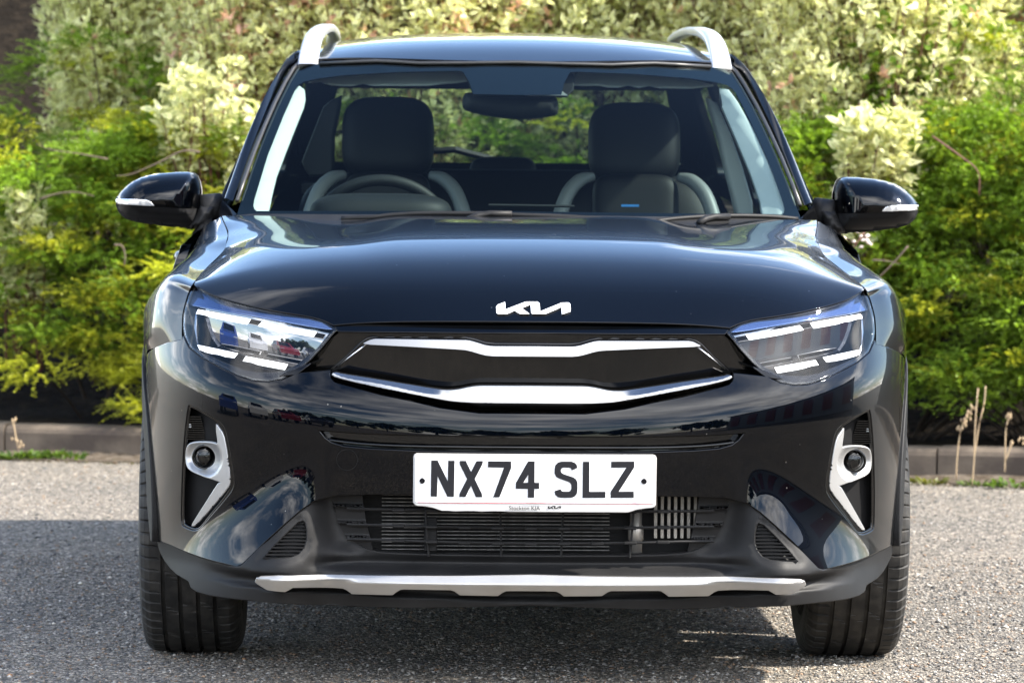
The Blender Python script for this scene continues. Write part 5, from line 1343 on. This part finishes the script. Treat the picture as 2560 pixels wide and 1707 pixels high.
for k, (u, w, wd, h, lb, nb, de) in enumerate(EV):
    left = u < -2.8
    evergreen(kp(u, w, .05), wd, h, .95, 100+k, lb, int(nb*1.25) if nb > 70 else int(nb*.7), de, .48 if left else .22)
evergreen(kp(.22, 1.0, .1), 1.0, 1.58, .8, 131, 'tall feathery evergreen at upper right reaching up among the cream leaves', 80, .9, .2)
evergreen(kp(-3.55, 1.0, .1), .9, 1.52, .8, 132, 'evergreen shrub behind the front row at left, just under the dark hollow', 60, .9, .4)
dogwood(kp(-2.92, .30, .0), .42, 1.52, .34, 302, 'small pale shoot cluster hanging over the evergreens left of the windscreen pillar', 1.22, 40, .75, .95, 30, .046, .03)
dogwood(kp(-3.66, .22, .0), .26, 1.02, .22, 303, 'small pale leaf cluster poking out at the far left below mirror height', .82, 22, .7, 1.05, 20, .05, 0)
DW = [(-5.2, 1.6, 1.15, 2.5, .9, 'pale variegated shrub far left, mostly out of view', 70, .45, .9), (-3.72, 1.45, .60, 2.45, .95, 'grey-green variegated shrub with a dark hollow at top left', 130, .6, 1.15), (-2.92, 1.0, .80, 2.5, 1.08, 'cream and pink variegated shrub at top left above the bonnet line', 190, .7, 1.2),
      (-2.3, 1.0, 1.15, 2.5, 1.0, 'pink-tinged variegated shrub behind the left roof rail', 170, .7, 1.15), (-1.6, 1.4, 1.15, 2.5, 1.0, 'dense pale variegated shrub behind the middle of the roof', 150, .65, 1.15), (-0.9, 1.4, 1.15, 2.5, 1.0, 'cream variegated shrub behind the right half of the roof', 150, .7, 1.05),
      (-0.38, 1.0, 1.1, 2.05, .95, 'bright cream variegated shrub beside the right windscreen pillar', 150, .95, 1.15), (0.15, 1.55, 1.15, 2.45, 1.1, 'pale green variegated shrub at top right behind the leaf cluster', 150, .6, .95), (0.75, 1.5, 1.15, 2.4, 1.15, 'variegated shrub at the top right corner of the picture', 140, .55, .9), (2.0, 1.7, 1.15, 2.4, 1.0, 'variegated shrub out past the right edge of the view', 60, .5, .9)]
for k, (u, w, wd, h, z0, lb, ns, cr_, pl) in enumerate(DW):
    dogwood(kp(u, w, .15), wd, h, 1.1, 200+k, lb, z0, int(ns*(6 if 1 <= k <= 8 else 2)), cr_, pl, 40 if 2 <= k <= 8 else 0, .046, .13 if k in (2, 3) else .03)
cl = dogwood(kp(-.25, .14, .0), .30, 1.33, .26, 301, 'bright cream leaf cluster leaning out above the right door mirror', 1.12, 40, .95, 1.0, 40, .062, 0)
# loose bright green shrub at the top right
def greenbush(loc, w, h, z0, d, seed, label, n):
    r = np.random.default_rng(seed); t = thing('birch_shrub', label, 'shrub', loc)
    Ps, Ds, Ls, Cs = [], [], [], []; st = MB()
    for b in range(n):
        tip = np.array([r.uniform(-w/2, w/2), r.uniform(-d, d*.3), r.uniform(z0, h)]); root = np.array([tip[0]*.3, .1, .4]); tt = np.linspace(0, 1, 7)[:, None]
        cv = root*(1-tt)+tip*tt+np.array([0, 0, .1])*np.sin(tt*3.14)
        if b % 2 == 0: st.tube(cv, np.linspace(.007, .002, 7), 4, False)
        m_ = 16; k = r.uniform(.5, 1, (m_, 1)); p = root*(1-k)+tip*k+np.array([0, 0, .1])*np.sin(k*3.14)+r.normal(0, .03, (m_, 3))
        Ps.append(p); Ds.append(r.normal(0, 1, (m_, 3))+np.array([0, -.3, -.1])); Ls.append(r.uniform(.025, .05, m_)); Cs.append(np.array([.10, .17, .015])*r.uniform(.6, 1.6, (m_, 1)))
    P = np.vstack(Ps); Ln = np.concatenate(Ls); V, Fq, cc = leaf_quads(P, np.vstack(Ds), r, Ln, Ln*.7, np.vstack(Cs), None, .12)
    f = fast_mesh('foliage', V, Fq, cc, M['needle'], t); f['kind'] = 'stuff'; st.build('stems', M['redstem'], t, True)['kind'] = 'stuff'
greenbush(kp(-.3, .75, .2), .55, 1.75, 1.05, .3, 401, 'loose bright green shrub at top right between the cream shrubs', 70)
greenbush(kp(-3.3, 1.0, .2), .5, 1.5, .9, .3, 402, 'dark green leafy shrub in the hollow at top left', 36)

# bare dead twigs crossing the foliage
def twig(pts, rad, label, m=None):
    mb = MB(); c = catmull([np.array(p) for p in pts], 5); mb.tube(c, np.linspace(rad, rad*.4, len(c)), 6); o = mb.build('bare_branch', m or M['twig'], None, True)
    return tag(o, label, 'branch')
def far(px, py, y):
    d = _R@np.array([(px-1280)/FPX, -(py-853.5)/FPX, -1.]); return np.array([0, 0, CAM_H])+d*(y/d[1])
for pts, y, rad, lb in (([(500, 380), (455, 378), (400, 405), (330, 435), (290, 440)], 15.55, .0045, 'curved bare branch just above the left door mirror'), ([(100, 498), (140, 485), (185, 480), (235, 490)], 15.7, .004, 'bare branch left of the left door mirror, lying level'),
                        ([(285, 612), (305, 615), (313, 640), (310, 665)], 15.35, .0045, 'short hooked bare twig below the left door mirror'), ([(270, 398), (200, 385), (130, 375), (90, 360)], 15.6, .0035, 'thin bare branch at the far left above the mirror'),
                        ([(2330, 340), (2400, 390), (2445, 430), (2448, 490)], 14.7, .004, 'long reddish bare stem at right above the mirror'), ([(2270, 615), (2240, 650), (2200, 690), (2160, 720)], 14.7, .0038, 'slanting bare branch beside the right wing'),
                        ([(2180, 650), (2215, 652), (2250, 660)], 14.75, .0035, 'short level bare twig beside the right wing')):
    twig([far(px, py, y) for px, py in pts], rad, lb, M['redstem'] if 'reddish' in lb else None)

# flowering bramble spray below the right mirror
r_ = np.random.default_rng(55); bo = far(2130, 640, 14.75); br = thing('bramble', 'bramble spray with pale pink flower buds and two broad leaves below the right door mirror', 'bramble', tuple(bo))
lp = np.array([far(2108, 640, 14.72)-bo, far(2150, 665, 14.70)-bo, far(2120, 622, 14.74)-bo]); ld = np.array([[.2, -.3, .5], [.5, -.3, -.6], [-.6, -.3, .3]])
V, Fq, cc = leaf_quads(lp-ld*.02, ld, r_, .062, .046, np.array([[.14, .30, .035]]*3), None, .08); fast_mesh('leaf', V, Fq, cc, M['needle'], br)
mbs = MB(); mbs.tube([tuple(far(*p, 14.76)-bo) for p in ((2165, 575), (2140, 610), (2112, 650), (2108, 700))], .003, 5); mbs.build('stem', M['redstem'], br, True)
M['petal'] = mat('pale_pink_petal', (.72, .58, .52), .7)
for k in range(17):
    px, py = (r_.uniform(2128, 2178), r_.uniform(576, 618)) if k < 11 else (r_.uniform(2086, 2128), r_.uniform(596, 632))
    p = far(px, py, 14.72+r_.uniform(-.02, .02))-bo; q = r_.uniform(.006, .010)
    MB().lathe([(-q*.7, .0005), (-q*.3, q*.9), (q*.3, q), (q*.8, .0005)], 'z', tuple(p), 8).build('flower_bud', M['petal'], br, True)

# dry stalks and weeds by the kerb
M['straw'] = mat('dry_straw_stalk', (.34, .25, .15), .85)
def stalk(pts, y, label, heads=()):
    P = [far(px, py, y) for px, py in pts]; t = thing('dry_stalk', label, 'dead stalk', tuple(P[0])); o0 = P[0]
    mb = MB(); mb.tube(catmull([p-o0 for p in P], 4), .0026, 5); mb.build('stem', M['straw'], t, True)
    mb = MB(); r = random.Random(len(label))
    for (px, py) in heads:
        p = far(px, py, y)-o0; 
        for k in range(4): q = p+np.array([r.uniform(-.012, .012), r.uniform(-.01, .01), r.uniform(-.012, .012)]); mb.lathe([(-.008, .0005), (0, .0042), (.008, .0005)], 'z', tuple(q), 6)
    if heads: mb.build('seed_head', M['straw'], t)['kind'] = 'stuff'
stalk([(2390, 1196), (2393, 1140), (2402, 1075), (2420, 1035), (2432, 1020)], 14.55, 'dry straw stalk with a drooping seed head by the right kerb', [(2402, 1075), (2408, 1055), (2420, 1040), (2432, 1022), (2425, 1030), (2412, 1048)])
stalk([(2430, 1212), (2435, 1150), (2438, 1060), (2445, 970)], 14.50, 'tall thin grey stalk standing in front of the right kerb')
stalk([(2436, 1140), (2448, 1060), (2460, 1010), (2464, 965)], 14.52, 'tall curved dry stalk rising beside the thin grey one')
stalk([(2512, 1180), (2513, 1120), (2515, 1070), (2524, 1038)], 14.42, 'forked dry stalk at the far right kerb', [(2524, 1040), (2532, 1108), (2550, 1100)])
stalk([(2514, 1150), (2525, 1120), (2532, 1106)], 14.41, 'short side stalk beside the forked dry stalk')
stalk([(46, 1124), (40, 1095), (35, 1065), (30, 1046)], 15.65, 'broken pale stalk standing at the left end of the kerb', [(32, 1050), (36, 1098), (58, 1112)])
def weed(px, py, size, seed, label, n=60, c=(.07, .12, .02)):
    r = np.random.default_rng(seed); p = px_ground(px, py); t = thing('weed', label, 'weed', (p[0], p[1], 0))
    a = r.uniform(0, 6.28, n); rr = size*np.sqrt(r.random(n)); P = np.stack([rr*np.cos(a)*1.6, rr*np.sin(a)*.5, r.uniform(0, size*.35, n)], 1)
    D = np.stack([np.cos(a), np.sin(a), r.uniform(.1, 1.2, n)], 1); Ln = r.uniform(.018, .04, n)
    V, Fq, cc = leaf_quads(P, D, r, Ln, Ln*.5, np.array(c)*r.uniform(.6, 1.5, (n, 1)), None, .1); f = fast_mesh('foliage', V, Fq, cc, M['needle'], t); f['kind'] = 'stuff'
weed(50, 1150, .055, 1, 'low green weed at the foot of the left kerb by the broken stalk', 90); weed(80, 1148, .04, 2, 'small bright weed just right of the broken stalk', 60)
weed(128, 1143, .04, 3, 'thin weed midway along the left kerb foot', 45); weed(170, 1150, .045, 4, 'pale green weed by the kerb left of the front wheel', 60)
weed(2322, 1212, .035, 5, 'small weed growing in the kerb joint at right', 45, (.12, .13, .03)); weed(2530, 1222, .06, 6, 'weed at the far right foot of the kerb', 80); weed(2440, 1216, .03, 7, 'tiny weed between the dry stalks at right', 25)
t = evergreen(kp(-3.05, .22, .10), .34, .16, .22, 77, 'stray evergreen sprig hanging over the kerb beside the left wheel', 4, .6, .9)
# litter of soil and crumbs in the gutter
lit = rocks(6500, (0, 8.2), (-.36, .0), .003, .011, 9, 'gutter_litter', M['chip'], None, [(.05, .035, .02), (.09, .06, .035), (.04, .03, .02), (.25, .22, .18), (.07, .06, .03), (.10, .09, .03)])
lit.location = kp(-5.6, 0); lit.rotation_euler = (0, 0, KA); lit['kind'] = 'stuff'
